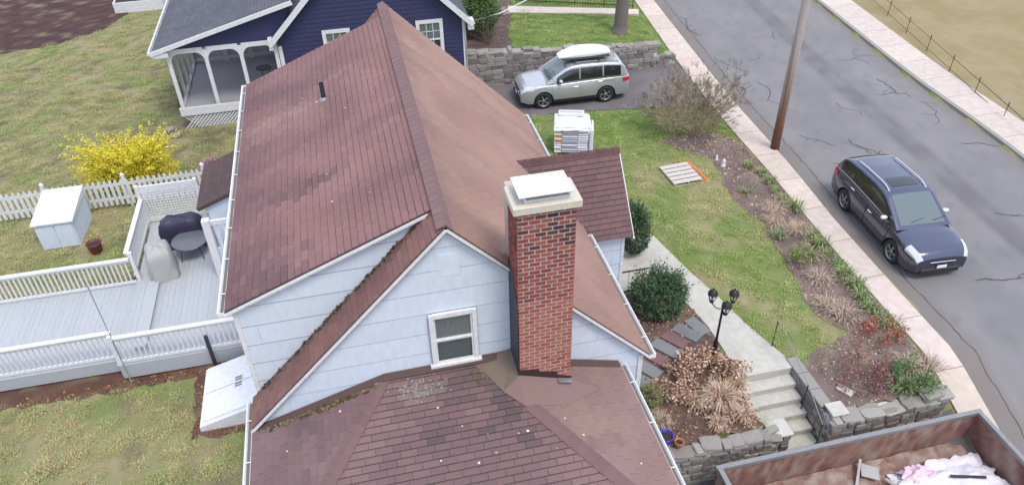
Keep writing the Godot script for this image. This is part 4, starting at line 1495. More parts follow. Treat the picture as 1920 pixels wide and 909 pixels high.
	# cellar bulkhead
	var c := thing("cellar_bulkhead", "white metal cellar hatch sloping from the house wall", "hatch", Vector3(-5.92, 0, -4.0))
	g = Geo.new()
	g.hexa([Vector3(0, -0.05, 0.98), Vector3(2.1, -0.05, 0.98), Vector3(2.1, -0.05, -0.95), Vector3(0, -0.05, -0.95), Vector3(0, 0.16, 0.98), Vector3(2.1, 0.75, 0.98), Vector3(2.1, 0.75, -0.95), Vector3(0, 0.16, -0.95)])
	obj("frame", g, M.white_paint, c)
	var sl := Vector3(2.05, 0.575, 0)
	var su := sl.normalized()
	for k in 2:
		g = Geo.new()
		var z0 := 0.86 - k * 0.9
		g.prism(rect(0.08, z0 - 0.87, 2.1, z0), Vector3(0, 0.165, 0), su, Vector3(0, 0, 1), -0.04, true)
		var door := obj("door", g, M.white_metal, c)
		for e in 2:
			var hg := Geo.new()
			hg.obox(su * 0.95 + Vector3(0, 0.222, z0 - 0.06 - e * 0.08 if k == 1 else z0 - 0.75 - e * 0.08), su * 0.09, Vector3(0, 0.012, 0), Vector3(0, 0, 0.012))
			obj("handle", hg, M.grey_metal, door)

	# covered grill: a rounded hood shape under a dark cover
	var gr := thing("covered_grill", "barbecue grill under a dark navy cover on the deck", "grill", Vector3(-6.85, y, -10.35))
	cover(gr, "cover", M.cover_navy, 1.25, 0.62, 1.0, 3, 0.35)
	# grey lidded hose reel / side table in front of it
	var tb := thing("patio_table", "round grey metal patio table beside the covered grill", "table", Vector3(-6.55, y, -9.65))
	g = Geo.new()
	g.lathe([[0.0, 0.5], [0.5, 0.5], [0.53, 0.52], [0.53, 0.545], [0.5, 0.56], [0.1, 0.58], [0.0, 0.585]], Vector3.ZERO, 24)
	obj("tabletop", g, mat("table_grey", Color(0.13, 0.14, 0.155), 0.35, "cloud", 2.0), tb)
	for i in 4:
		g = Geo.new()
		var an := TAU * (i + 0.5) / 4.0
		g.tube([Vector3(cos(an) * 0.44, 0, sin(an) * 0.44), Vector3(cos(an) * 0.36, 0.52, sin(an) * 0.36)], [0.016], 6)
		obj("leg", g, M.trim_black, tb)
	# grey covered chairs
	var cc := thing("covered_chair", "patio chairs under a light grey weather cover on the deck", "cover", Vector3(-7.32, y, -8.98), 0.25)
	cover(cc, "cover", M.cover_grey, 0.72, 0.95, 0.98, 8, 0.25)

	# inside the yard: red pot, pale storage box
	var pot := thing("planter", "dark red planter pot near the picket fence", "pot", Vector3(-9.75, -0.01, -11.25))
	g = Geo.new()
	g.lathe([[0.0, 0.0], [0.16, 0.0], [0.22, 0.34], [0.24, 0.36], [0.23, 0.38], [0.2, 0.37], [0.19, 0.3], [0.0, 0.3]], Vector3.ZERO, 20)
	obj("pot", g, mat("red_glaze", Color(0.14, 0.03, 0.025), 0.5), pot)
	g = Geo.new()
	g.blob(Vector3(0, 0.31, 0), Vector3(0.19, 0.03, 0.19), 12, 6)
	obj("soil", g, M.soil, pot)
	var sb := thing("storage_shed", "low white storage shed beside the picket fence", "shed", Vector3(-11.3, 0, -12.5))
	g = Geo.new()
	g.box(Vector3(-0.1, -0.05, -0.95), Vector3(1.0, 0.95, 0.75))
	obj("body", g, M.siding, sb)
	g = Geo.new()
	g.hexa([Vector3(-0.16, 0.95, 0.82), Vector3(1.06, 0.95, 0.82), Vector3(1.06, 0.95, -1.02), Vector3(-0.16, 0.95, -1.02), Vector3(-0.16, 1.0, 0.82), Vector3(1.06, 1.0, 0.82), Vector3(1.06, 1.16, -1.02), Vector3(-0.16, 1.16, -1.02)])
	obj("lid", g, M.white_paint, sb)
	for i in 2:
		g = Geo.new()
		g.box(Vector3(-0.04 + i * 0.52, 0.05, 0.75), Vector3(0.44 + i * 0.52, 0.88, 0.775))
		obj("panel", g, M.siding, sb)
	# edging plank at the back
	var pl := thing("raised_bed", "white timber raised bed at the back of the yard", "planter", Vector3(-11.9, 0, -34.5))
	for q in [[Vector3(-1.1, 0, 0.5), Vector3(1.4, 0.35, 0.56)], [Vector3(-1.1, 0, -0.7), Vector3(1.4, 0.35, -0.64)], [Vector3(-1.1, 0, -0.64), Vector3(-1.04, 0.35, 0.5)], [Vector3(1.34, 0, -0.64), Vector3(1.4, 0.35, 0.5)]]:
		g = Geo.new()
		g.box(q[0] - Vector3(0, 0.25, 0), q[1])
		obj("plank", g, M.white_paint, pl)
	g = Geo.new()
	g.box(Vector3(-1.04, 0, -0.64), Vector3(1.34, 0.28, 0.5))
	obj("soil", g, M.soil, pl)

func cover(p: Node, called: String, m: Material, w: float, d: float, h: float, sd: int, sag: float) -> void:
	# draped cloth: a lofted hood with folds down the sides
	var fn := FastNoiseLite.new()
	fn.seed = sd
	fn.frequency = 1.6
	var rows := []
	var lev := [[0.03, 1.08], [0.15, 1.06], [0.35, 1.02], [0.55, 1.0], [0.72, 0.97], [0.86, 0.9], [0.95, 0.74], [0.99, 0.45], [1.0, 0.0]]
	for l in lev:
		var ring := PackedVector3Array()
		for k in 40:
			var an := -TAU * k / 40.0
			var cx := signf(cos(an)) * pow(absf(cos(an)), 0.4)
			var cz := signf(sin(an)) * pow(absf(sin(an)), 0.4)
			var q := Vector3(cx * w / 2 * l[1], l[0] * h, cz * d / 2 * l[1])
			var fold: float = fn.get_noise_2d(k * 1.1, l[0] * 1.2) * 0.16 * (1.15 - l[0]) + fn.get_noise_2d(k * 0.35 + 40.0, l[0] * 3.0) * 0.1
			q.x *= 1.0 + fold
			q.z *= 1.0 + fold
			q.y += fn.get_noise_2d(cx * 1.3, cz * 1.3) * 0.07 * l[0]
			q.y -= sag * 0.3 * (0.5 - cx * 0.5) * l[0] * h * 0.6
			if l[0] < 0.1:
				q.y += fn.get_noise_1d(k * 3.0) * 0.03 - 0.03
			ring.append(q)
		rows.append(ring)
	var g := Geo.new()
	g.grid(rows, true)
	obj(called, g, m, p)
	g = Geo.new()
	for q in [[-0.38, -0.36], [0.38, -0.36], [-0.38, 0.36], [0.38, 0.36]]:
		g.tube([Vector3(q[0] * w, 0, q[1] * d), Vector3(q[0] * w, h * 0.4, q[1] * d)], [0.02], 6)
	obj("feet", g, M.trim_black, p)

# ---------------------------------------------------------------- stone walls, steps, lamp, yard things by the street
var stone_meshes := []

func make_stones() -> void:
	rng.seed = 61
	for k in 10:
		var g := Geo.new()
		g.col = [Color(0.4, 0.35, 0.32), Color(0.48, 0.44, 0.4), Color(0.32, 0.265, 0.245), Color(0.55, 0.51, 0.46), Color(0.38, 0.335, 0.33)][k % 5]
		# a roughly squared block with knocked-off edges: 3 rings of 8
		var rows := []
		for q in [[-0.5, 0.86], [-0.36, 1.0], [0.36, 1.0], [0.5, 0.84]]:
			var ring := []
			for c in [[-0.36, 0.5], [0.36, 0.5], [0.5, 0.36], [0.5, -0.36], [0.36, -0.5], [-0.36, -0.5], [-0.5, -0.36], [-0.5, 0.36]]:
				ring.append(Vector3(c[0] * q[1] + R(-0.05, 0.05), q[0] + R(-0.05, 0.05), c[1] * q[1] + R(-0.06, 0.06)))
			rows.append(ring)
		for i in 3:
			for j in 8:
				var j2 := (j + 1) % 8
				g.quad(rows[i][j], rows[i][j2], rows[i + 1][j2], rows[i + 1][j])
		for i in range(1, 7):
			g.tri(rows[3][0], rows[3][i], rows[3][i + 1])
		stone_meshes.append(g.mesh())

func stone_wall(parent: Node, a: Vector2, b: Vector2, thick: float, y0: float, top: Callable, row := 0.19, cap := true) -> void:
	# a and b are the ends of the visible face line in plan (x, z); the wall lies to the left of a->b
	var d := (b - a).normalized()
	var back := Vector2(d.y, -d.x) * thick
	var ln := a.distance_to(b)
	var core := Geo.new()
	var tall := 0.0
	for k in 12:
		var s0 := ln * k / 12.0
		var s1 := ln * (k + 1) / 12.0
		var ya: float = float(top.call(s0)) - 0.1
		var yb: float = float(top.call(s1)) - 0.1
		tall = maxf(tall, ya + 0.1)
		var f := func(s: float, e: float, y: float) -> Vector3:
			var q := a + d * s + back * e
			return Vector3(q.x, y, q.y)
		core.hexa([f.call(s0, 0.12, y0), f.call(s1, 0.12, y0), f.call(s1, 0.95, y0), f.call(s0, 0.95, y0), f.call(s0, 0.12, ya), f.call(s1, 0.12, yb), f.call(s1, 0.95, yb), f.call(s0, 0.95, ya)])
	core.col = Color(0.1, 0.085, 0.08)
	obj("core", core, M.mulch, parent)
	var bas := Basis(Vector3(d.x, 0, d.y), Vector3.UP, Vector3(-d.y, 0, d.x))
	var y := y0
	while y < tall:
		var hh := row * R(0.75, 1.25)
		var s := -R(0, 0.15)
		while s < ln:
			var w := row * R(1.2, 3.0)
			var m := s + w / 2
			var tp: float = top.call(clampf(m, 0, ln))
			if y + hh * 0.5 < tp - 0.06 and m < ln:
				var he := minf(hh, tp - 0.05 - y)
				var dep := thick * R(0.35, 0.5)
				var q := a + d * m + back * (0.5 * dep / thick + R(-0.05, 0.05))
				var turn := Basis(Vector3.FORWARD, R(-0.04, 0.04)) * Basis(Vector3.UP, R(-0.06, 0.06))
				put("stone", stone_meshes[rng.randi() % 10], M.stone, parent, Transform3D((bas * turn).scaled_local(Vector3(w * 1.0, he * 1.02, dep)), Vector3(q.x, y + he / 2, q.y)))
			s += w * 0.99
		y += hh
	if cap:
		var s := 0.0
		while s < ln:
			var w := R(0.16, 0.62)
			var m := minf(s + w / 2, ln - 0.08)
			var tp: float = top.call(m)
			var deep := thick * R(0.5, 1.15)
			var q := a + d * m + back * clampf(deep / thick * 0.5 + R(-0.08, 0.08), 0.3, 0.6)
			var hh := R(0.06, 0.17)
			put("cap_stone", stone_meshes[[1, 3, 6, 8, 0, 5][rng.randi() % 6]], M.stone, parent, Transform3D((bas * Basis(Vector3.UP, R(-0.22, 0.22)) * Basis(Vector3.FORWARD, R(-0.07, 0.07))).scaled_local(Vector3(w * R(0.95, 1.08), hh, deep)), Vector3(q.x, tp - 0.11 + hh / 2 + R(-0.02, 0.03), q.y)))
			if deep < thick * 0.75:
				var q2 := a + d * (m + R(-0.05, 0.05)) + back * 0.78
				put("cap_stone", stone_meshes[[1, 3, 6, 8][rng.randi() % 4]], M.stone, parent, Transform3D((bas * Basis(Vector3.UP, R(-0.3, 0.3))).scaled_local(Vector3(w, R(0.06, 0.12), thick * 0.5)), Vector3(q2.x, tp - 0.06 + R(-0.02, 0.03), q2.y)))
			s += w * 0.97

func slab_thing(p: Node, called: String, a: Vector3, b: Vector3, m: Material, r := 0.015) -> void:
	var g := Geo.new()
	g.bevel_box(a, b, r)
	obj(called, g, m, p)

func build_front() -> void:
	make_stones()
	rng.seed = 62
	var w := thing("retaining_wall", "dry stone retaining wall behind the silver car", "wall")
	stone_wall(w, Vector2(3.75, -19.98), Vector2(12.35, -19.92), 0.42, -0.3, func(s: float) -> float: return lerpf(1.42, 0.8, s / 8.6), 0.19)
	stone_wall(w, Vector2(12.4, -19.95), Vector2(13.15, -19.95), 0.4, -0.3, func(_s: float) -> float: return 0.28, 0.2)
	w = thing("retaining_wall", "low stone wall below the bed of dried flowers", "wall")
	stone_wall(w, Vector2(4.35, 0.42), Vector2(7.2, 0.48), 0.38, -1.16, func(s: float) -> float: return 0.02 - 0.02 * sin(s * 3.0), 0.16)
	w = thing("retaining_wall", "stone wall between the steps and the dumpster with rough top", "wall")
	stone_wall(w, Vector2(8.78, 0.46), Vector2(11.85, 0.42), 0.42, -1.16, func(s: float) -> float: return 0.04 + 0.1 * sstep(1.8, 2.9, s) + 0.02 * sin(s * 5.0), 0.16)
	# cheek wall along the steps
	var ck := thing("cheek_wall", "stone cheek wall with concrete coping beside the steps", "wall")
	stone_wall(ck, Vector2(8.72, -1.75), Vector2(8.72, 0.05), 0.3, -1.16, func(_s: float) -> float: return 0.02, 0.16, false)
	for i in 3:
		slab_thing(ck, "coping", Vector3(8.7, 0.0, -1.78 + i * 0.56), Vector3(9.02, 0.07, -1.235 + i * 0.56), M.concrete)
	slab_thing(ck, "pier_cap", Vector3(8.78, 0.07, -0.14), Vector3(9.22, 0.13, 0.27), M.pale_concrete)
	var pr := thing("stone_pier", "square stone pier with pale cap at the foot of the steps", "pier", Vector3(7.48, -1.14, 0.1))
	for i in 6:
		for k in 2:
			put("stone", stone_meshes[rng.randi() % 10], M.stone, pr, Transform3D(Basis(Vector3.UP, R(-0.08, 0.08)).scaled_local(Vector3(0.27, 0.17, 0.5)), Vector3(-0.13 + k * 0.26, 0.08 + i * 0.165, 0)))
	slab_thing(pr, "cap", Vector3(-0.28, 0.99, -0.25), Vector3(0.28, 1.05, 0.27), M.pale_concrete)
	# concrete steps
	var st := thing("front_steps", "worn concrete steps leading up to the front path", "steps", Vector3(7.24, -1.16, -1.46))
	for k in range(1, 6):
		var g := Geo.new()
		g.col = Color(1, 1, 1).darkened(R(0, 0.12))
		g.bevel_box(Vector3(0, 0, 0.33 * (k - 1) - (0.02 if k > 0 else 0.0)), Vector3(1.46, 1.16 - 0.185 * k, 0.33 * k), 0.018)
		obj("step", g, M.pale_concrete, st)
	var lg := Geo.new()
	lg.box(Vector3(0, 0, -0.22), Vector3(1.46, 1.195, -0.015))
	obj("landing_edge", lg, M.pale_concrete, st)
	# iron handrail
	var hr := thing("handrail", "thin iron handrail with three black posts along the steps", "handrail")
	var tops := []
	for q in [[8.58, -2.3, 0.0, 0.92], [8.6, -0.62, -0.56, 0.32], [8.62, 0.2, -1.12, -0.2]]:
		var g := Geo.new()
		g.tube([Vector3(q[0], q[2] - 0.02, q[1]), Vector3(q[0], q[3], q[1])], [0.02], 8)
		obj("post", g, M.black_iron, hr)
		tops.append(Vector3(q[0], q[3], q[1]))
	var rg := Geo.new()
	rg.tube([tops[0] + Vector3(0, 0, -0.1), tops[0], tops[0] + Vector3(0.0, -0.05, 0.35), tops[1], tops[2]], [0.011], 8)
	obj("rail", rg, M.grey_metal, hr)
	build_lamp()
	# entry railing and stoop
	var er := thing("entry_railing", "small iron railing beside the front door stoop", "railing", Vector3(5.15, 0.03, -5.2))
	for i in 6:
		var g := Geo.new()
		var th := 0.022 if i in [0, 5] else 0.01
		g.tube([Vector3(i * 0.23, 0, 0), Vector3(i * 0.23, 0.85, 0)], [th], 6)
		obj("post" if i in [0, 5] else "baluster", g, M.black_iron, er)
	for y in [0.12, 0.85]:
		var g := Geo.new()
		g.beam(Vector3(-0.03, y, 0), Vector3(1.18, y, 0), 0.04, 0.025)
		obj("rail", g, M.black_iron, er)
	# flagstones from the path to the house corner
	var fl := Geo.new()
	fl.box(Vector3(5.0, -0.1, -2.9), Vector3(5.1, -0.05, -2.8))
	var sp := struct("stepping_stones", fl, M.soil, "row of alternating red and grey stepping stones")
	var cs := [[4.75, -2.05, 0], [5.1, -2.32, 0], [5.47, -2.62, 1], [5.83, -2.88, 0], [6.2, -3.12, 1], [6.62, -3.3, 0], [6.98, -3.45, 0]]
	for i in cs.size():
		var g := Geo.new()
		var c: Array = cs[i]
		var an := -0.62 if i < 6 else -0.3
		var hx := Vector3(cos(an), 0, sin(an)) * 0.18
		var hz := Vector3(-sin(an), 0, cos(an)) * (0.34 + 0.04 * (i % 2))
		g.obox(Vector3(c[0], 0.045 + R(-0.006, 0.006), c[1]), hx, Vector3(0, 0.03, 0), hz)
		obj("flagstone", g, M.flag_red if c[2] == 1 else M.flag_grey, sp)
	# pots on the wall
	var pt := thing("flower_pot", "cobalt blue glazed flower pot on the stone wall", "pot", Vector3(4.66, 0.0, -0.05))
	var g := Geo.new()
	g.lathe([[0.0, 0.0], [0.11, 0.0], [0.15, 0.1], [0.17, 0.24], [0.19, 0.28], [0.185, 0.3], [0.155, 0.29], [0.145, 0.22], [0.0, 0.22]], Vector3.ZERO, 24)
	obj("pot", g, M.blue_glaze, pt)
	g = Geo.new()
	g.blob(Vector3(0, 0.225, 0), Vector3(0.145, 0.025, 0.145), 12, 6)
	obj("soil", g, M.soil, pt)
	pt = thing("flower_pot", "small terracotta flower pot beside the blue one", "pot", Vector3(4.93, 0.02, 0.12))
	g = Geo.new()
	g.lathe([[0.0, 0.0], [0.07, 0.0], [0.1, 0.14], [0.115, 0.14], [0.115, 0.18], [0.095, 0.18], [0.085, 0.13], [0.0, 0.13]], Vector3.ZERO, 20)
	obj("pot", g, M.terracotta, pt)
	g = Geo.new()
	g.blob(Vector3(0, 0.132, 0), Vector3(0.085, 0.015, 0.085), 10, 6)
	obj("soil", g, M.soil, pt)
	# loose pale paver and litter in the bed
	var pv := thing("paver", "loose pale concrete paver lying in the mulch above the wall", "paver", Vector3(9.56, 0.02, -0.45), 0.55)
	slab_thing(pv, "slab", Vector3(-0.11, 0, -0.2), Vector3(0.11, 0.06, 0.2), M.pale_concrete)
	for q in [[11.28, -11.42, 0.07, "small white garden marker in the mulch near the bare shrub"], [11.32, -10.95, 0.1, "small white garden figurine in the mulch beside the lawn"]]:
		var t := thing("garden_ornament", q[3], "ornament", Vector3(q[0], 0.0, q[1]))
		g = Geo.new()
		g.lathe([[q[2], 0.0], [q[2] * 0.8, q[2]], [q[2] * 0.5, q[2] * 1.8], [q[2] * 0.7, q[2] * 2.4], [q[2] * 0.3, q[2] * 3.0], [0.0, q[2] * 3.1]], Vector3.ZERO, 12)
		obj("body", g, M.white_paint, t)
	build_dumpster()
	build_pallet()
	build_bundles()
	build_pole()

func build_lamp() -> void:
	var l := thing("lamp_post", "black three-lantern lamp post beside the front path", "lamp post", Vector3(6.95, 0.0, -2.36))
	var g := Geo.new()
	g.lathe([[0.0, 0.0], [0.12, 0.0], [0.12, 0.05], [0.07, 0.1], [0.06, 0.45], [0.075, 0.48], [0.045, 0.55], [0.032, 0.7], [0.028, 1.7], [0.045, 1.74], [0.02, 1.8], [0.03, 1.86], [0.0, 1.9]], Vector3.ZERO, 14)
	obj("pole", g, M.black_iron, l)
	for k in 3:
		var an := TAU * k / 3.0 + 0.25
		var d := Vector3(cos(an), 0, -sin(an))
		g = Geo.new()
		var pts := []
		for i in 9:
			var t := i / 8.0
			pts.append(d * 0.3 * t + Vector3(0, 1.68 - 0.1 * sin(PI * t) + 0.06 * t, 0))
		g.tube(pts, [0.013], 8)
		var arm := obj("arm", g, M.black_iron, l)
		var o := d * 0.3 + Vector3(0, 1.74, 0)
		g = Geo.new()
		g.lathe([[0.0, -0.02], [0.05, 0.0], [0.055, 0.03], [0.05, 0.035]], o, 6)
		g.lathe([[0.135, 0.26], [0.14, 0.275], [0.09, 0.36], [0.03, 0.4], [0.025, 0.43], [0.0, 0.46]], o, 6)
		for i in 6:
			var a2 := TAU * i / 6.0
			var e := Vector3(cos(a2), 0, sin(a2))
			g.tube([o + e * 0.052 + Vector3(0, 0.03, 0), o + e * 0.125 + Vector3(0, 0.27, 0)], [0.009], 4)
		obj("lantern_frame", g, M.black_iron, l)
		g = Geo.new()
		g.lathe([[0.045, 0.035], [0.115, 0.262]], o, 6)
		obj("lantern_glass", g, M.pane, l)
		g = Geo.new()
		g.lathe([[0.0, 0.05], [0.022, 0.05], [0.022, 0.16], [0.0, 0.18]], o, 8)
		obj("bulb", g, M.lantern_glass_frost, l)
	g = Geo.new()
	g.blob(Vector3(0.12, 0.06, 0.03), Vector3(0.1, 0.07, 0.08), 8, 6, 0.4, 5)
	obj("foot_stone", g, M.concrete, l)

func build_dumpster() -> void:
	rng.seed = 66
	var d := thing("dumpster", "open rust-red roll-off dumpster with grey rim", "dumpster", Vector3(5.58, -1.1, 0.9))
	var ln := 6.7
	var wd := 2.35
	var h := 1.1
	var rust := func(g: Geo) -> void:
		for i in g.v.size():
			var p := g.v[i]
			var q := blend(Color(0.32, 0.135, 0.11), Color(0.46, 0.27, 0.21), 0.5 + n2(p.x * 3.0, p.y * 0.7 + p.z, 120, 3) * 1.8)
			q = blend(q, Color(0.55, 0.42, 0.34), (n2(p.x * 2.0, p.y * 0.5 + p.z, 110, 44) - 0.02) * 2.2)
			g.c[i] = q
	var plate := func(called: String, o: Vector3, u: Vector3, v: Vector3, n: Vector3) -> void:
		var g := Geo.new()
		var nu := int(u.length() / 0.12)
		var nv := int(v.length() / 0.12)
		for side in 2:
			var rows := []
			for j in nv + 1:
				var row := PackedVector3Array()
				for i in nu + 1:
					var dent := nz.get_noise_2d(i * 9.0, j * 9.0 + o.x * 50) * 0.02
					row.append(o + u * (float(i) / nu if side == 0 else 1.0 - float(i) / nu) + v * (float(j) / nv) + n * ((0.03 if side == 0 else -0.03) + dent * (1.0 if side == 0 else 1.0)))
				rows.append(row)
			g.grid(rows)
		rust.call(g)
		obj(called, g, M.rust, d)
	plate.call("side_wall", Vector3(0, 0.08, 0), Vector3(ln, 0, 0), Vector3(0, h - 0.08, 0), Vector3(0, 0, 1))
	plate.call("side_wall", Vector3(0, 0.08, wd), Vector3(ln, 0, 0), Vector3(0, h - 0.08, 0), Vector3(0, 0, 1))
	plate.call("end_wall", Vector3(0, 0.08, wd), Vector3(0, 0, -wd), Vector3(0, h - 0.08, 0), Vector3(1, 0, 0))
	plate.call("end_wall", Vector3(ln, 0.08, wd), Vector3(0, 0, -wd), Vector3(0, h - 0.08, 0), Vector3(1, 0, 0))
	plate.call("floor", Vector3(0, 0.1, wd), Vector3(ln, 0, 0), Vector3(0, 0, -wd), Vector3(0, 1, 0))
	for q in [[Vector3(-0.07, h, 0), Vector3(ln + 0.07, h, 0)], [Vector3(-0.07, h, wd), Vector3(ln + 0.07, h, wd)], [Vector3(0, h + 0.004, 0.05), Vector3(0, h + 0.004, wd - 0.05)], [Vector3(ln, h + 0.004, 0.05), Vector3(ln, h + 0.004, wd - 0.05)]]:
		var g := Geo.new()
		g.beam(q[0], q[1], 0.11, 0.1)
		obj("rim", g, M.grey_metal, d)
	for i in 9:
		for z in [-0.06, wd + 0.06]:
			var g := Geo.new()
			g.box(Vector3(0.3 + i * 0.76, 0.06, z - 0.04), Vector3(0.38 + i * 0.76, h - 0.05, z + 0.04))
			obj("rib", g, M.dark_metal, d)
	for z in [0.4, wd - 0.4]:
		var g := Geo.new()
		g.box(Vector3(0, 0.0, z - 0.06), Vector3(ln, 0.1, z + 0.06))
		obj("skid", g, M.dark_metal, d)
	# what lies in it: crumpled sheets over a heap
	var sheets := [["white crumpled plastic sheeting heaped in the dumpster", Vector3(5.35, 0.24, 1.35), 1.2, 0.8, Color(0.74, 0.7, 0.76), 0.22, 4], ["pink insulation sheet on the heap in the dumpster", Vector3(4.75, 0.3, 0.85), 0.4, 0.3, Color(0.78, 0.55, 0.68), 0.16, 8], ["dirty white canvas lying in the low end of the dumpster", Vector3(1.6, 0.25, 1.6), 1.2, 0.6, Color(0.62, 0.58, 0.55), 0.18, 12]]
	for s in sheets:
		var t := thing("plastic_sheet", s[0], "sheet", d.position + s[1])
		var fn := FastNoiseLite.new()
		fn.seed = s[6]
		fn.frequency = 0.9
		var rows := []
		for j in 31:
			var row := PackedVector3Array()
			for i in 41:
				var u := i / 20.0 - 1.0
				var v := j / 15.0 - 1.0
				var edge := 1.0 + 0.18 * fn.get_noise_2d(u * 3.0 + 9.0, v * 3.0)
				var rr := Vector2(u, v).length()
				row.append(Vector3(u * s[2] * edge, s[5] * (1.0 - rr * rr * 0.6) + fn.get_noise_2d(u * 1.6, v * 1.6) * 0.12 + absf(fn.get_noise_2d(u * 3.5 + 5, v * 3.5)) * 0.06, -v * s[3] * edge))
			rows.append(row)
		var g := Geo.new()
		g.col = s[4]
		g.grid(rows)
		obj("sheet", g, M.plastic_sheet, t)
		g = Geo.new()
		g.col = Color(0.2, 0.17, 0.15)
		g.blob(Vector3(0, -s[1].y * 0.5 + 0.06, 0), Vector3(s[2] * 0.75, s[1].y * 0.55, s[3] * 0.7), 14, 8, 0.5, s[6])
		obj("heap", g, M.soil, t)
	# plaster dust and rubble over the floor
	var rub := thing("rubble_layer", "tan layer of plaster rubble and dust filling the dumpster floor", "rubble", d.position)
	var rr := []
	for j in 37:
		var row := PackedVector3Array()
		for i in 101:
			var x := 0.06 + (ln - 0.12) * i / 100.0
			var z := wd - 0.06 - (wd - 0.12) * j / 36.0
			row.append(Vector3(x, 0.17 + n2(x, z, 60, 9) * 0.12 + n2(x, z, 240, 5) * 0.03 + R(-0.008, 0.008), z))
		rr.append(row)
	var rgeo := Geo.new()
	rgeo.grid(rr)
	for i in rgeo.v.size():
		var p := rgeo.v[i]
		rgeo.c[i] = blend(blend(Color(0.42, 0.27, 0.21), Color(0.58, 0.46, 0.4), 0.5 + n2(p.x, p.z, 120, 31) * 1.8), Color(0.3, 0.14, 0.11), (n2(p.x, p.z, 80, 71) - 0.1) * 2.0)
	obj("rubble", rgeo, M.mulch, rub)
	rng.seed = 69
	var junk := ["broken pale board propped on the dumpster heap", "split grey plank lying across the dumpster floor", "short torn trim board in the dumpster", "curled strip of old roofing in the dumpster", "bent pale trim piece against the dumpster wall", "chunk of plasterboard lying flat in the dumpster", "small square of plasterboard in the dumpster", "long thin lath lying along the dumpster side"]
	for i in junk.size():
		var t := thing("scrap_piece", junk[i], "scrap", d.position + Vector3(R(1.2, 4.2), R(0.26, 0.32), R(0.35, 1.6)), R(0, 3.0))
		var g := Geo.new()
		g.col = [Color(0.6, 0.55, 0.5), Color(0.45, 0.4, 0.36), Color(0.7, 0.68, 0.68), Color(0.25, 0.15, 0.13)][i % 4]
		var hl := R(0.2, 0.6) if i < 5 or i == 7 else 0.2
		var hw := R(0.03, 0.07) if i < 5 or i == 7 else R(0.12, 0.2)
		g.obox(Vector3.ZERO, Vector3(hl, R(-0.08, 0.08), 0), Vector3(0, 0.012, 0), Vector3(0, R(-0.02, 0.02), hw))
		obj("piece", g, M.stone, t)
	for q in [[Vector3(5.3, 0.54, 1.1), Vector3(6.1, 0.5, 1.3), 0.03, "dark scrap lath lying on the white plastic sheeting"], [Vector3(4.85, 0.5, 1.3), Vector3(5.02, 0.49, 1.36), 0.06, "short dark pipe stub on the white plastic sheeting"], [Vector3(0.9, 0.26, 0.5), Vector3(3.2, 0.3, 0.75), 0.05, "broken board on the dumpster floor"]]:
		var t := thing("scrap_board", q[3], "scrap", d.position)
		var g := Geo.new()
		g.beam(q[0], q[1], q[2] * 2, q[2])
		obj("board", g, M.dark_metal if q[2] != 0.05 else M.raw_wood, t)

func build_pallet() -> void:
	var p := thing("pallet", "weathered wooden pallet lying on the front lawn", "pallet", Vector3(9.62, 0.0, -10.75), 0.06)
	for i in 5:
		var g := Geo.new()
		g.box(Vector3(-0.55, 0.1, -0.62 + i * 0.25), Vector3(0.52, 0.12, -0.42 + i * 0.25))
		obj("slat", g, mat("pallet_slat", Color(0.62, 0.56, 0.5), 0.9, "wood", 3.0, 0.2) if i == 0 else M.pallet_slat, p)
	for i in 3:
		var g := Geo.new()
		g.box(Vector3(-0.53 + i * 0.49, 0.02, -0.6), Vector3(-0.48 + i * 0.49, 0.1, 0.62))
		obj("stringer", g, M.raw_wood, p)
	for i in 2:
		var g := Geo.new()
		g.box(Vector3(-0.55, 0.0, -0.6 + i * 1.08), Vector3(0.52, 0.018, -0.46 + i * 1.08))
		obj("bottom_slat", g, M.raw_wood, p)
	var o := thing("safety_barrier", "orange plastic barrier panel half under the pallet", "barrier", Vector3(10.05, 0.0, -11.3), 0.1)
	var g := Geo.new()
	g.bevel_box(Vector3(-0.35, 0.0, -0.2), Vector3(0.22, 0.07, 0.1), 0.02)
	obj("panel", g, M.orange_plastic, o)
	g = Geo.new()
	g.bevel_box(Vector3(0.16, 0.0, 0.11), Vector3(0.26, 0.06, 1.2), 0.02)
	obj("foot", g, M.orange_plastic, o)

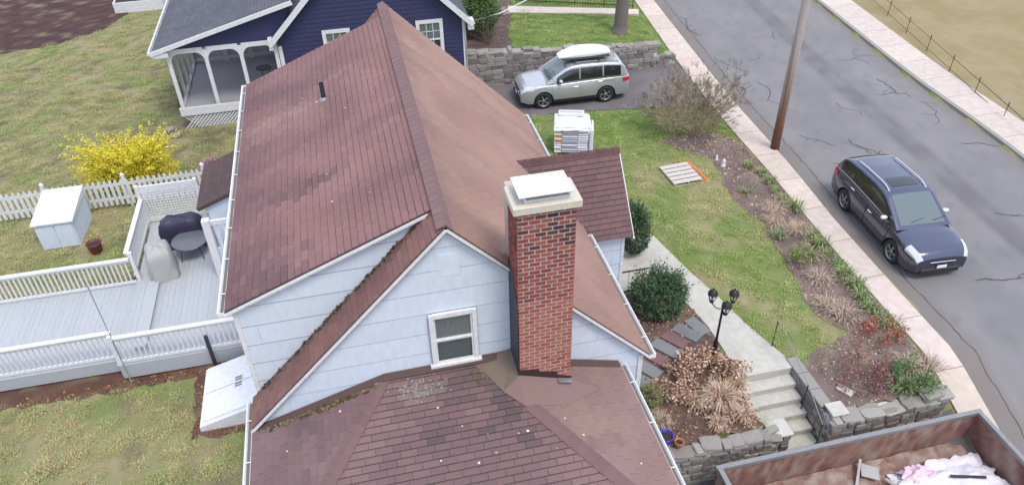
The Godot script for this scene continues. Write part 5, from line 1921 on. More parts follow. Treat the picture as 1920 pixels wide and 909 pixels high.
func build_bundles() -> void:
	rng.seed = 68
	var b := thing("wrapped_pallet_load", "pallet load of roofing bundles wrapped in white plastic on the lawn", "pallet load", Vector3(6.5, -0.1, -13.75), -0.3)
	for i in 3:
		var g := Geo.new()
		g.box(Vector3(-0.6 + i * 0.55, 0, -0.5), Vector3(-0.5 + i * 0.55, 0.1, 0.5))
		obj("runner", g, M.raw_wood, b)
	for k in 12:
		var y := 0.1 + k * 0.088
		var j := R(-0.02, 0.02)
		for q in [[-0.62, -0.36, 0], [-0.355, 0.22, 1], [0.225, 0.6, 2]]:
			var g := Geo.new()
			g.col = [[Color(0.8, 0.8, 0.82), Color(0.46, 0.46, 0.56), Color(0.78, 0.78, 0.84)], [Color(0.72, 0.72, 0.76), Color(0.62, 0.62, 0.7), Color(0.72, 0.72, 0.8)]][k % 2][q[2]]
			if q[2] == 0 and k > 4 and k < 8:
				g.col = Color(0.8, 0.3, 0.1) if k % 2 else Color(0.75, 0.6, 0.5)
			g.bevel_box(Vector3(q[0] + j, y, -0.5), Vector3(q[1] + j, y + 0.066, 0.5 + R(-0.03, 0.03)), 0.012)
			obj("bundle", g, M.plastic_sheet, b)
	var g := Geo.new()
	g.col = Color(0.8, 0.81, 0.82)
	# top cover: a sheet draped over the stack, sagging at its skirt
	var rows := []
	for j in 13:
		var row := PackedVector3Array()
		for i in 17:
			var u := i / 8.0 - 1.0
			var v := j / 6.0 - 1.0
			var drop := pow(maxf(absf(u), absf(v)), 6.0) * 0.12 + n2(u * 3.0, v * 3.0, 30, 5) * 0.04
			row.append(Vector3(-0.01 + u * 0.64, 1.22 - drop + 0.06 * v, -v * 0.54))
		rows.append(row)
	g.grid(rows)
	obj("wrap", g, M.plastic_sheet, b)
	g = Geo.new()
	g.col = Color(0.82, 0.83, 0.85)
	g.bevel_box(Vector3(-0.5, 1.25, -0.46), Vector3(0.44, 1.36, -0.16), 0.015)
	obj("spare_bundle", g, M.plastic_sheet, b)
	g = Geo.new()
	g.col = Color(0.45, 0.44, 0.45)
	g.box(Vector3(-0.46, 1.361, -0.38), Vector3(0.4, 1.368, -0.22))
	obj("label_strip", g, M.plastic_sheet, b)
	g = Geo.new()
	g.col = Color(0.76, 0.77, 0.83)
	for q in [[0.63, 0.3, 0.8, -0.45, 0.42, 1.02], [0.42, 1.02, 0.66, -0.48, 0.45, 1.2]]:
		g.bevel_box(Vector3(q[0], q[1] - 0.2, q[3]), Vector3(q[2], q[5], q[4]), 0.05)
	obj("loose_wrap", g, M.plastic_sheet, b)

func build_pole() -> void:
	var p := thing("utility_pole", "tall wooden utility pole on the sidewalk, dark creosote at the foot", "utility pole", Vector3(13.78, -0.2, -11.75))
	var g := Geo.new()
	var rows := []
	for i in 41:
		var y := i * 0.25
		var ring := PackedVector3Array()
		for k in 16:
			var an := -TAU * k / 16.0
			var r := lerpf(0.165, 0.125, i / 40.0)
			ring.append(Vector3(cos(an) * r, y, sin(an) * r))
		rows.append(ring)
	g.grid(rows, true)
	for i in g.v.size():
		var q := g.v[i]
		# creosote darkens the butt; the wood above has weathered grey, with streaks between
		var s := nz.get_noise_2d(atan2(q.z, q.x) * 120.0, q.y * 6.0)
		var t := (q.y - 1.9) / 2.6 + s * 0.9
		g.c[i] = blend(blend(Color(0.075, 0.028, 0.022), Color(0.21, 0.1, 0.06), q.y / 1.6 + s), Color(0.5, 0.44, 0.4), t)
	obj("shaft", g, M.pole_wood, p)
	g = Geo.new()
	g.box(Vector3(-1.1, 9.2, -0.2), Vector3(1.1, 9.32, -0.1))
	obj("crossarm", g, M.raw_wood, p)
	for x in [-0.95, -0.4, 0.4, 0.95]:
		g = Geo.new()
		g.lathe([[0.03, 9.32], [0.05, 9.38], [0.035, 9.42], [0.05, 9.46], [0.0, 9.5]], Vector3(x, 0, -0.15), 10)
		obj("insulator", g, M.grey_metal, p)
	# low wire fence over the street
	var f := thing("wire_fence", "low two-strand wire fence on the dry grass across the street", "fence")
	var a := Vector3(23.1, -0.22, -9.5)
	var b := Vector3(28.0, -0.3, -31.5)
	for y in [0.12, 0.62]:
		g = Geo.new()
		g.tube([a + Vector3(0, y, 0), b + Vector3(0, y, 0)], [0.016], 6)
		obj("wire", g, M.dark_metal, f)
	for i in 11:
		g = Geo.new()
		var q := a.lerp(b, i / 10.0)
		g.tube([q + Vector3(0, -0.1, 0), q + Vector3(0.03, 0.75, 0)], [0.025], 6)
		obj("post", g, M.dark_metal, f)
	# iron fence on the upper lawn by the navy house
	f = thing("iron_fence", "thin dark iron fence along the upper lawn path", "fence", Vector3(0, 0, 0))
	var e0 := Vector3(7.4, 1.0, -26.3)
	var e1 := Vector3(13.0, 0.65, -24.9)
	for y in [0.15, 0.9]:
		g = Geo.new()
		g.beam(e0 + Vector3(0, y, 0), e1 + Vector3(0, y, 0), 0.03, 0.03)
		obj("rail", g, M.black_iron, f)
	for i in 45:
		g = Geo.new()
		var q := e0.lerp(e1, i / 44.0)
		g.tube([q + Vector3(0, -0.05, 0), q + Vector3(0, 1.0, 0)], [0.012 if i % 11 else 0.03], 5)
		obj("picket" if i % 11 else "post", g, M.black_iron, f)
	var g2 := Geo.new()
	g2.hexa([Vector3(6.6, 0.9, -24.75), Vector3(12.95, 0.6, -23.9), Vector3(13.15, 0.6, -24.5), Vector3(6.8, 0.9, -25.6), Vector3(6.6, 1.16, -24.75), Vector3(12.95, 0.74, -23.9), Vector3(13.15, 0.74, -24.5), Vector3(6.8, 1.16, -25.6)])
	struct("upper_path", g2, M.walk, "narrow pale concrete path across the upper lawn")
	var bs := thing("brick_steps", "low brick steps at the end of the upper lawn path", "steps", Vector3(6.3, 1.08, -24.9))
	for k in 3:
		g = Geo.new()
		g.col = Color(0.4, 0.3, 0.28)
		g.bevel_box(Vector3(-0.5 - k * 0.35, k * 0.0, -0.6), Vector3(0.35 - k * 0.35, 0.12 + k * 0.15, 0.45), 0.02)
		obj("step", g, M.brick, bs)

# ---------------------------------------------------------------- the two cars
# local axes: +x forward, y up, z to the car's right... the body is symmetric in z
var K := {}

func prof(x: float, t: Array) -> float:   # smooth-ish interpolation of [x, y] pairs, x rising
	if x <= t[0][0]:
		return t[0][1]
	for i in t.size() - 1:
		if x <= t[i + 1][0]:
			var f: float = (x - t[i][0]) / (t[i + 1][0] - t[i][0])
			return lerpf(t[i][1], t[i + 1][1], f)
	return t[-1][1]

func half_w(x: float) -> float:   # plan shape
	var e: float = K.L / 2
	var w: float = K.w
	var f := clampf((absf(x) - (e - 0.75)) / 0.75, 0, 1)
	return w * (1.0 - (0.2 if x > 0 else 0.12) * f * f * f)

func sill(x: float) -> float:
	var y: float = prof(x, [[-K.L / 2, 0.42], [-K.L / 2 + 0.25, 0.3], [0, 0.26], [K.L / 2 - 0.3, 0.26], [K.L / 2, 0.34]])
	for c in [K.front_axle, K.rear_axle]:
		var dx: float = x - c
		var ra: float = K.wheel + 0.055
		if absf(dx) < ra:
			y = maxf(y, K.wheel + sqrt(ra * ra - dx * dx))
	return y

func body_pt(x: float, q: float) -> Vector3:   # q 0 sill .. 1 centre of the top, on the +z half
	var yb := sill(x)
	var yt := prof(x, K.top)
	var w := half_w(x)
	var sh := yt - 0.07
	if q <= 0.6:
		var t := q / 0.6
		var y := lerpf(yb, sh, t)
		var bulge := sin(clampf((y - 0.2) / 0.75, 0, 1) * PI)
		return Vector3(x, y, w * (0.945 + 0.055 * bulge - (0.02 if t > 0.95 else 0.0)))
	var t2 := (q - 0.6) / 0.4
	var z := w * 0.94 * (1.0 - t2)
	var rise := 1.0 - pow(1.0 - minf(t2 * 2.2, 1.0), 2.0)
	return Vector3(x, sh + 0.07 * rise + 0.025 * t2, z)

func cabin_pt(x: float, q: float) -> Vector3:
	var yb: float = prof(x, K.top) - 0.03
	var yr: float = maxf(prof(x, K.roof), yb + 0.012)
	var w := half_w(x)
	var wb := w * 0.92
	var full: float = clampf((yr - yb) / 0.62, 0, 1)
	var wr := lerpf(wb * 0.98, w * 0.78, full)
	if q <= 0.7:
		var t := q / 0.7
		return Vector3(x, yb + (yr - yb) * t * 0.93, lerpf(wb, wr, pow(t, 1.25)))
	var a := (q - 0.7) / 0.3
	return Vector3(x, yb + (yr - yb) * (0.93 + 0.07 * sin(a * PI / 2)), wr * (1.0 - a))

func patch(f: Callable, x0: float, x1: float, q0: Callable, q1: Callable, side: float, off: float, nx := 10, nq := 6) -> Geo:
	var rows := []
	for j in nq + 1:
		var row := PackedVector3Array()
		for i in nx + 1:
			var x := lerpf(x0, x1, float(i) / nx)
			var q := lerpf(q0.call(x), q1.call(x), float(j) / nq)
			var p: Vector3 = f.call(x, q)
			var du: Vector3 = f.call(x + 0.01, q) - f.call(x - 0.01, q)
			var dv: Vector3 = f.call(x, minf(q + 0.01, 1.0)) - f.call(x, maxf(q - 0.01, 0.0))
			var n := du.cross(dv).normalized()
			if n.dot(Vector3(0, 0.4, 1)) < 0:
				n = -n
			p += n * off
			row.append(Vector3(p.x, p.y, p.z * side))
		if side < 0:
			row.reverse()
		rows.append(row)
	var g := Geo.new()
	g.grid(rows)
	return g

func make_car(called: String, label: String, at: Vector3, turn: float, paint: Material, spec: Dictionary) -> Node3D:
	K = spec
	var car := thing(called, label, "car", at, turn)
	var L: float = K.L
	# body shell: both halves in one ring
	var xs := []
	var x := -L / 2
	while x < L / 2 + 0.001:
		xs.append(x)
		x += L / 92.0
	var rows := []
	var qs := [0.0, 0.08, 0.18, 0.3, 0.42, 0.52, 0.58, 0.61, 0.66, 0.72, 0.8, 0.9, 1.0]
	for xx in xs:
		var ring := PackedVector3Array()
		for q in qs:
			ring.append(body_pt(xx, q))
		for i in range(qs.size() - 2, -1, -1):
			var p := body_pt(xx, qs[i])
			ring.append(Vector3(p.x, p.y, -p.z))
		rows.append(ring)
	var g := Geo.new()
	g.grid(rows)
	for e in [0, rows.size() - 1]:     # nose and tail
		var ring: PackedVector3Array = rows[e]
		var m := ring.size()
		for i in qs.size() - 1:
			var bulge := Vector3(0.05 if e else -0.04, 0, 0)
			var f := 0.0
			g.quad(ring[i] , ring[i + 1], ring[m - 2 - i], ring[m - 1 - i])
	var body := obj("body", g, paint, car)
	# dark floor pan and wheel wells
	g = Geo.new()
	g.box(Vector3(-L / 2 + 0.25, 0.17, -K.w * 0.86), Vector3(L / 2 - 0.3, 0.62, K.w * 0.86))
	obj("floor_pan", g, M.trim_black, car)
	# cabin
	rows = []
	var cq := [0.0, 0.15, 0.3, 0.45, 0.6, 0.68, 0.72, 0.8, 0.9, 1.0]
	var n := 48
	for i in n + 1:
		var xx := lerpf(K.tail, K.cowl, float(i) / n)
		var ring := PackedVector3Array()
		for q in cq:
			ring.append(cabin_pt(xx, q))
		for j in range(cq.size() - 2, -1, -1):
			var p := cabin_pt(xx, cq[j])
			ring.append(Vector3(p.x, p.y, -p.z))
		rows.append(ring)
	g = Geo.new()
	g.grid(rows)
	obj("cabin", g, paint, car)
	# windscreen, rear glass
	var c0 := func(_x: float) -> float: return 0.75
	var c1 := func(_x: float) -> float: return 1.0
	for e in [[K.roof_front + 0.03, K.cowl - 0.1, "windscreen", M.screen_glass], [K.tail + 0.05, K.roof_rear - 0.06, "rear_window", M.car_glass]]:
		var a := patch(cabin_pt, e[0], e[1], c0, c1, 1.0, 0.008, 10, 6)
		var b := patch(cabin_pt, e[0], e[1], c0, c1, -1.0, 0.008, 10, 6)
		var o := a.v.size()
		a.v.append_array(b.v); a.n.append_array(b.n); a.c.append_array(b.c)
		for q in b.ix:
			a.ix.append(q + o)
		obj(e[2], a, e[3], car)
	for side in [-1.0, 1.0]:
		# side windows between the pillars
		for wn in K.windows:
			var lo := func(_x: float) -> float: return 0.1
			var hi := func(xx: float) -> float:
				var yb: float = prof(xx, K.top) - 0.03
				var yr: float = prof(xx, K.roof)
				return clampf(0.58 * minf(1.0, (yr - yb) / 0.35), 0.11, 0.58)
			obj("side_window", patch(cabin_pt, wn[0], wn[1], lo, hi, side, 0.008, 10, 4), M.car_glass, car)
		# bright belt line
		var bl := func(_x: float) -> float: return 0.05
		var bh := func(_x: float) -> float: return 0.1
		obj("belt_moulding", patch(cabin_pt, K.windows[-1][0] - 0.02, K.windows[0][1] + 0.02, bl, bh, side, 0.012, 14, 1), M.chrome if K.chrome else M.trim_black, car)
		# doors stand a few millimetres proud so their edges show
		for dr in K.doors:
			var l2 := func(xx: float) -> float: return 0.1 + 0.0 * xx
			var h2 := func(_x: float) -> float: return 0.585
			var door := obj("door", patch(body_pt, dr[0], dr[1], l2, h2, side, 0.012, 12, 8), paint, car)
			var hg := Geo.new()
			var hp := body_pt(dr[0] + 0.17, 0.47)
			hg.bevel_box(Vector3(hp.x - 0.1, hp.y - 0.015, side * hp.z - 0.035), Vector3(hp.x + 0.1, hp.y + 0.02, side * hp.z + 0.035), 0.01)
			obj("handle", hg, M.chrome if K.chrome else paint, door)
		# black cladding along the sill
		var s0 := func(_x: float) -> float: return 0.0
		var s1 := func(_x: float) -> float: return 0.1
		obj("sill_cladding", patch(body_pt, K.rear_axle + 0.44, K.front_axle - 0.44, s0, s1, side, 0.014, 12, 2), M.trim_black, car)
		# mirrors
		var mg := Geo.new()
		var mp := cabin_pt(K.cowl - 0.55, 0.08)
		mg.blob(Vector3(mp.x, mp.y + 0.1, side * (mp.z + 0.12)), Vector3(0.09, 0.075, 0.12), 12, 8)
		var mir := obj("mirror", mg, M.chrome if K.chrome else paint, car)
		var sg := Geo.new()
		sg.box(Vector3(mp.x - 0.03, mp.y + 0.02, side * mp.z - 0.05), Vector3(mp.x + 0.03, mp.y + 0.07, side * mp.z + 0.06))
		obj("stalk", sg, M.trim_black, mir)
		# lamps
		var lf := func(_x: float) -> float: return 0.5
		var lh := func(_x: float) -> float: return 0.66
		obj("headlight", patch(body_pt, L / 2 - 0.5, L / 2 - 0.01, lf, lh, side, 0.01, 8, 4), M.headlamp, car)
		var tf := func(_x: float) -> float: return 0.44
		var th := func(_x: float) -> float: return 0.585
		obj("tail_light", patch(body_pt, -L / 2 + 0.002, -L / 2 + 0.3, tf, th, side, 0.014, 6, 4), M.tail_lamp, car)
		var rl := Geo.new()
		var pts := []
		for i in 9:
			var xx := lerpf(K.roof_rear + 0.1, K.roof_front - 0.12, i / 8.0)
			var p := cabin_pt(xx, 0.76)
			var lift := 0.055 if i > 0 and i < 8 else 0.0
			pts.append(Vector3(p.x, p.y + lift, side * p.z))
		rl.tube(pts, [0.02], 8)
		obj("roof_rail", rl, M.chrome if K.chrome else M.grey_metal, car)
		for ax in [K.front_axle, K.rear_axle]:
			wheel(car, Vector3(ax, K.wheel, side * (K.w - 0.12)), side)
	# face: grille, badge bar, plate, bumper inserts
	var nose := L / 2
	var bx := func(cl: String, a: Vector3, b: Vector3, m: Material, r := 0.012) -> void:
		var q := Geo.new()
		q.bevel_box(a, b, r)
		obj(cl, q, m, car)
	bx.call("grille", Vector3(nose - 0.05, 0.56, -0.36), Vector3(nose + 0.025, 0.76, 0.36), M.trim_black)
	bx.call("grille_bar", Vector3(nose + 0.01, 0.64, -0.4), Vector3(nose + 0.045, 0.68, 0.4), M.chrome)
	bx.call("front_bumper", Vector3(nose - 0.12, 0.24, -0.62), Vector3(nose + 0.05, 0.44, 0.62), M.trim_black, 0.04)
	bx.call("rear_bumper", Vector3(-nose - 0.06, 0.36, -0.66), Vector3(-nose + 0.15, 0.58, 0.66), M.trim_black, 0.04)
	bx.call("number_plate", Vector3(nose + 0.04, 0.45, -0.15), Vector3(nose + 0.06, 0.55, 0.15), M.plate, 0.004)
	bx.call("number_plate", Vector3(-nose - 0.03, 0.74, -0.15), Vector3(-nose - 0.005, 0.86, 0.15), M.plate, 0.004)
	for e in [-1.0, 1.0]:      # wipers
		var wg := Geo.new()
		var a := cabin_pt(K.cowl - 0.16, 1.0 - 0.02)
		wg.tube([Vector3(a.x, a.y + 0.02, e * 0.35), Vector3(a.x - 0.1, a.y + 0.065, e * 0.35 - 0.45)], [0.01], 5)
		obj("wiper", wg, M.trim_black, car)
	return car

func wheel(car: Node, o: Vector3, side: float) -> void:
	var r: float = K.wheel
	var w := 0.115
	var hub := Node3D.new()
	hub.name = numbered("wheel", car)
	car.add_child(hub)
	hub.position = o
	hub.rotation.x = PI / 2 * side
	var g := Geo.new()
	g.lathe([[r * 0.66, -w * 0.9], [r * 0.8, -w], [r * 0.95, -w * 0.85], [r, -w * 0.4], [r, w * 0.4], [r * 0.95, w * 0.85], [r * 0.8, w], [r * 0.66, w * 0.9], [r * 0.64, w * 0.4]], Vector3.ZERO, 32)
	obj("tyre", g, M.tyre, hub)
	g = Geo.new()
	g.lathe([[r * 0.66, w * 0.9], [r * 0.6, w * 0.8], [r * 0.58, w * 0.2]], Vector3.ZERO, 32)
	for k in 5:
		for d in [-0.13, 0.13]:
			var an: float = TAU * k / 5.0 + d
			var e := Vector3(cos(an), 0, sin(an))
			var t := Vector3(-sin(an), 0, cos(an))
			g.obox(e * r * 0.34 + Vector3(0, w * 0.68, 0), e * r * 0.27, Vector3(0, 0.014, 0), t * 0.017)
	g.lathe([[r * 0.16, w * 0.55], [r * 0.16, w * 0.8], [0.0, w * 0.86]], Vector3.ZERO, 16)
	obj("rim", g, M.rim, hub)
	g = Geo.new()
	g.lathe([[0.0, w * 0.3], [r * 0.6, w * 0.3]], Vector3.ZERO, 24)
	obj("brake_disc", g, M.trim_black, hub)

func build_cars() -> void:
	# silver wagon-bodied SUV, nose to the left, with a roof box
	var a := {"L": 4.58, "w": 0.9, "wheel": 0.36, "front_axle": 1.36, "rear_axle": -1.28, "chrome": false,
		"top": [[-2.29, 1.1], [-1.6, 1.13], [0.4, 1.07], [0.95, 1.06], [1.5, 1.05], [2.0, 0.99], [2.18, 0.92], [2.29, 0.8]],
		"roof": [[-2.24, 1.16], [-2.08, 1.52], [-1.95, 1.64], [-1.3, 1.72], [-0.3, 1.74], [0.15, 1.71], [0.38, 1.64], [1.22, 1.06]],
		"tail": -2.24, "cowl": 1.22, "roof_front": 0.32, "roof_rear": -1.95,
		"windows": [[-0.14, 0.8], [-1.12, -0.19], [-1.9, -1.18]], "doors": [[-0.16, 0.98], [-1.2, -0.19]]}
	var car := make_car("silver_car", "silver SUV with a white roof box in the driveway", Vector3(7.78, -0.23, -18.15), PI - 0.03, M.silver_paint, a)
	# roof box with crossbars
	var g := Geo.new()
	var rows := []
	for i in 25:
		var t := i / 24.0
		var x := lerpf(-1.55, 0.62, t)
		var e := pow(sin(PI * clampf(t * 0.96 + 0.02, 0, 1)), 0.28)
		var hh := 0.34 * e * (1.0 - 0.42 * sstep(0.62, 1.0, t))
		var ww := 0.41 * pow(sin(PI * clampf(t * 0.94 + 0.03, 0, 1)), 0.3)
		var ring := PackedVector3Array()
		for k in 20:
			var an := -TAU * k / 20.0
			var cy := signf(sin(an)) * pow(absf(sin(an)), 0.6)
			var cz := signf(cos(an)) * pow(absf(cos(an)), 0.6)
			ring.append(Vector3(x, 1.87 + hh * 0.5 + cy * hh * 0.5, cz * ww))
		ring.reverse()
		rows.append(ring)
	g.grid(rows, true)
	for e in [0, 24]:
		for k in range(1, 19):
			if e:
				g.tri(rows[e][0], rows[e][k + 1], rows[e][k])
			else:
				g.tri(rows[e][0], rows[e][k], rows[e][k + 1])
	var rb := obj("roof_box", g, M.white_plastic, car)
	rb.position.z = -0.12
	g = Geo.new()
	g.bevel_box(Vector3(-1.5, 1.85, -0.52), Vector3(0.5, 1.91, 0.28), 0.025)
	obj("box_base", g, M.trim_black, rb)
	rb.get_child(0).position.z = 0.12
	for x in [-1.0, 0.0]:
		g = Geo.new()
		g.bevel_box(Vector3(x - 0.03, 1.79, -0.66), Vector3(x + 0.03, 1.85, 0.66), 0.01)
		obj("crossbar", g, M.trim_black, car)
	# dark blue SUV at the kerb, nose towards the camera side
	var b := {"L": 4.86, "w": 0.96, "wheel": 0.37, "front_axle": 1.42, "rear_axle": -1.38, "chrome": true,
		"top": [[-2.43, 1.1], [-1.6, 1.13], [0.5, 1.08], [1.0, 1.06], [1.6, 1.04], [2.12, 0.97], [2.32, 0.9], [2.43, 0.77]],
		"roof": [[-2.36, 1.16], [-2.1, 1.55], [-1.85, 1.64], [-1.2, 1.7], [-0.3, 1.73], [0.1, 1.7], [0.32, 1.64], [1.32, 1.06]],
		"tail": -2.36, "cowl": 1.32, "roof_front": 0.28, "roof_rear": -1.9,
		"windows": [[-0.15, 0.88], [-1.2, -0.2], [-2.02, -1.26]], "doors": [[-0.18, 1.02], [-1.28, -0.21]]}
	car = make_car("blue_car", "dark blue SUV parked at the kerb", Vector3(14.83, -0.13, -6.22), -PI / 2 - 0.07, M.navy_paint, b)
	var q0 := func(_x: float) -> float: return 0.83
	var q1 := func(_x: float) -> float: return 1.0
	var ga := patch(cabin_pt, -0.45, 0.0, q0, q1, 1.0, 0.007, 6, 6)
	var gb := patch(cabin_pt, -0.45, 0.0, q0, q1, -1.0, 0.007, 6, 6)
	var o := ga.v.size()
	ga.v.append_array(gb.v); ga.n.append_array(gb.n); ga.c.append_array(gb.c)
	for i in gb.ix:
		ga.ix.append(i + o)
	obj("sunroof", ga, M.car_glass, car)

# ---------------------------------------------------------------- plants
func leaf(g: Geo, p: Vector3, d: Vector3, ln: float, w: float) -> void:   # a folded leaf: two faces
	var s := d.cross(Vector3(R(-1, 1), R(-1, 1), R(-1, 1)))
	if s.length() < 0.01:
		s = Vector3.RIGHT
	s = s.normalized() * w / 2
	var m := p + d * ln * 0.5 + d.cross(s).normalized() * ln * 0.1
	g.tri(p, m + s, p + d * ln)
	g.tri(p, p + d * ln, m - s)

func dir_() -> Vector3:
	return Vector3(rng.randfn(), rng.randfn(), rng.randfn()).normalized()

func shrub(called: String, label: String, at: Vector3, r: Vector3, count: int, lf: float, tones: Array, sd: int, lift := 0.0) -> Node3D:
	rng.seed = sd
	var t := thing(called, label, "shrub", at)
	var fn := FastNoiseLite.new()
	fn.seed = sd
	fn.frequency = 1.1
	var g := Geo.new()
	# crown: leaves in clumps on an uneven shell, thinner inside
	for i in count:
		var d := dir_()
		if d.y < -0.75:
			d.y *= -1.0
		var lump := 1.0 + 0.5 * fn.get_noise_3dv(d * 1.7) + 0.34 * fn.get_noise_3dv(d * 4.5)
		var depth := 1.0 - absf(rng.randfn(0, 0.16)) + (R(0.0, 0.16) if rng.randf() < 0.12 else 0.0)
		var p := Vector3(d.x * r.x, r.y * (1.0 + d.y) + lift, d.z * r.z) * 1.0
		p = Vector3(p.x * lump * depth, lift + (p.y - lift) * (0.2 + 0.8 * lump * depth), p.z * lump * depth)
		g.col = tones[rng.randi() % tones.size()]
		leaf(g, p, (d + dir_() * 0.9).normalized(), lf * R(0.7, 1.3), lf * 0.5)
	obj("crown", g, M.leaf, t)
	g = Geo.new()
	g.col = Color(0.08, 0.06, 0.045)
	for i in 9:
		var an := TAU * i / 9.0 + R(-0.3, 0.3)
		var e := Vector3(cos(an) * r.x * 0.75, lift + r.y * R(0.8, 1.5), sin(an) * r.z * 0.75)
		g.tube([Vector3(cos(an) * 0.05, -0.03, sin(an) * 0.05), e * Vector3(0.4, 0.5, 0.4), e], [0.02, 0.014, 0.006], 5)
	obj("trunk", g, M.twig, t)
	return t

func twigs(g: Geo, p: Vector3, d: Vector3, ln: float, r: float, depth: int, spread: float, up: float, tips: Array, sides := 5) -> void:
	var pts := [p]
	var q := p
	var dd := d
	for i in 3:
		dd = (dd + dir_() * 0.16 + Vector3(0, up, 0)).normalized()
		q += dd * ln / 3.0
		pts.append(q)
	g.tube(pts, [r, r * 0.85, r * 0.7, r * 0.55], sides if depth > 1 else 3, false)
	if depth == 0:
		tips.append([q, dd])
		return
	for k in 3 if depth > 1 else 2 + rng.randi() % 2:
		var nd := (dd + dir_() * spread).normalized()
		twigs(g, q if k == 0 else pts[1 + rng.randi() % 3], nd, ln * R(0.55, 0.85), r * 0.6, depth - 1, spread, up, tips, sides)

func blades(g: Geo, o: Vector3, n: int, ln: float, w: float, lean: float, tones: Array, spread: float) -> void:
	for i in n:
		var an := R(0, TAU)
		var e := Vector3(cos(an), 0, sin(an))
		var s := Vector3(-e.z, 0, e.x) * w / 2
		var p := o + e * R(0, spread)
		var l := ln * R(0.55, 1.1)
		var k := lean * R(0.3, 1.2)
		var m := p + Vector3(0, l * 0.6, 0) + e * l * 0.3 * k
		var t := p + Vector3(0, l * (0.95 - 0.5 * minf(k, 1.2)), 0) + e * l * 0.75 * k
		g.col = tones[rng.randi() % tones.size()]
		g.quad(p - s, p + s, m + s * 0.7, m - s * 0.7)
		g.tri(m - s * 0.7, m + s * 0.7, t)

func sparse_shrub(called: String, label: String, at: Vector3, stems: int, ln: float, tones: Array, wood: Color, sd: int) -> void:
	rng.seed = sd
	var t := thing(called, label, "shrub", at)
	var g := Geo.new()
	g.col = wood
	var tips := []
	for k in stems:
		var an := TAU * k / stems + R(-0.4, 0.4)
		var lean := R(0.4, 1.6)
		twigs(g, Vector3(cos(an) * R(0.02, 0.2), -0.02, sin(an) * R(0.02, 0.2)), Vector3(cos(an) * lean, 1, sin(an) * lean).normalized(), ln * R(0.7, 1.15), 0.009, 3, 0.55, 0.0, tips, 4)
	obj("trunk", g, M.twig, t)
	g = Geo.new()
	for q in tips:
		for e in 2 + rng.randi() % 4:
			g.col = tones[rng.randi() % tones.size()]
			leaf(g, q[0] + dir_() * 0.06, (q[1] + dir_()).normalized(), R(0.04, 0.085), 0.04)
	obj("crown", g, M.leaf, t)

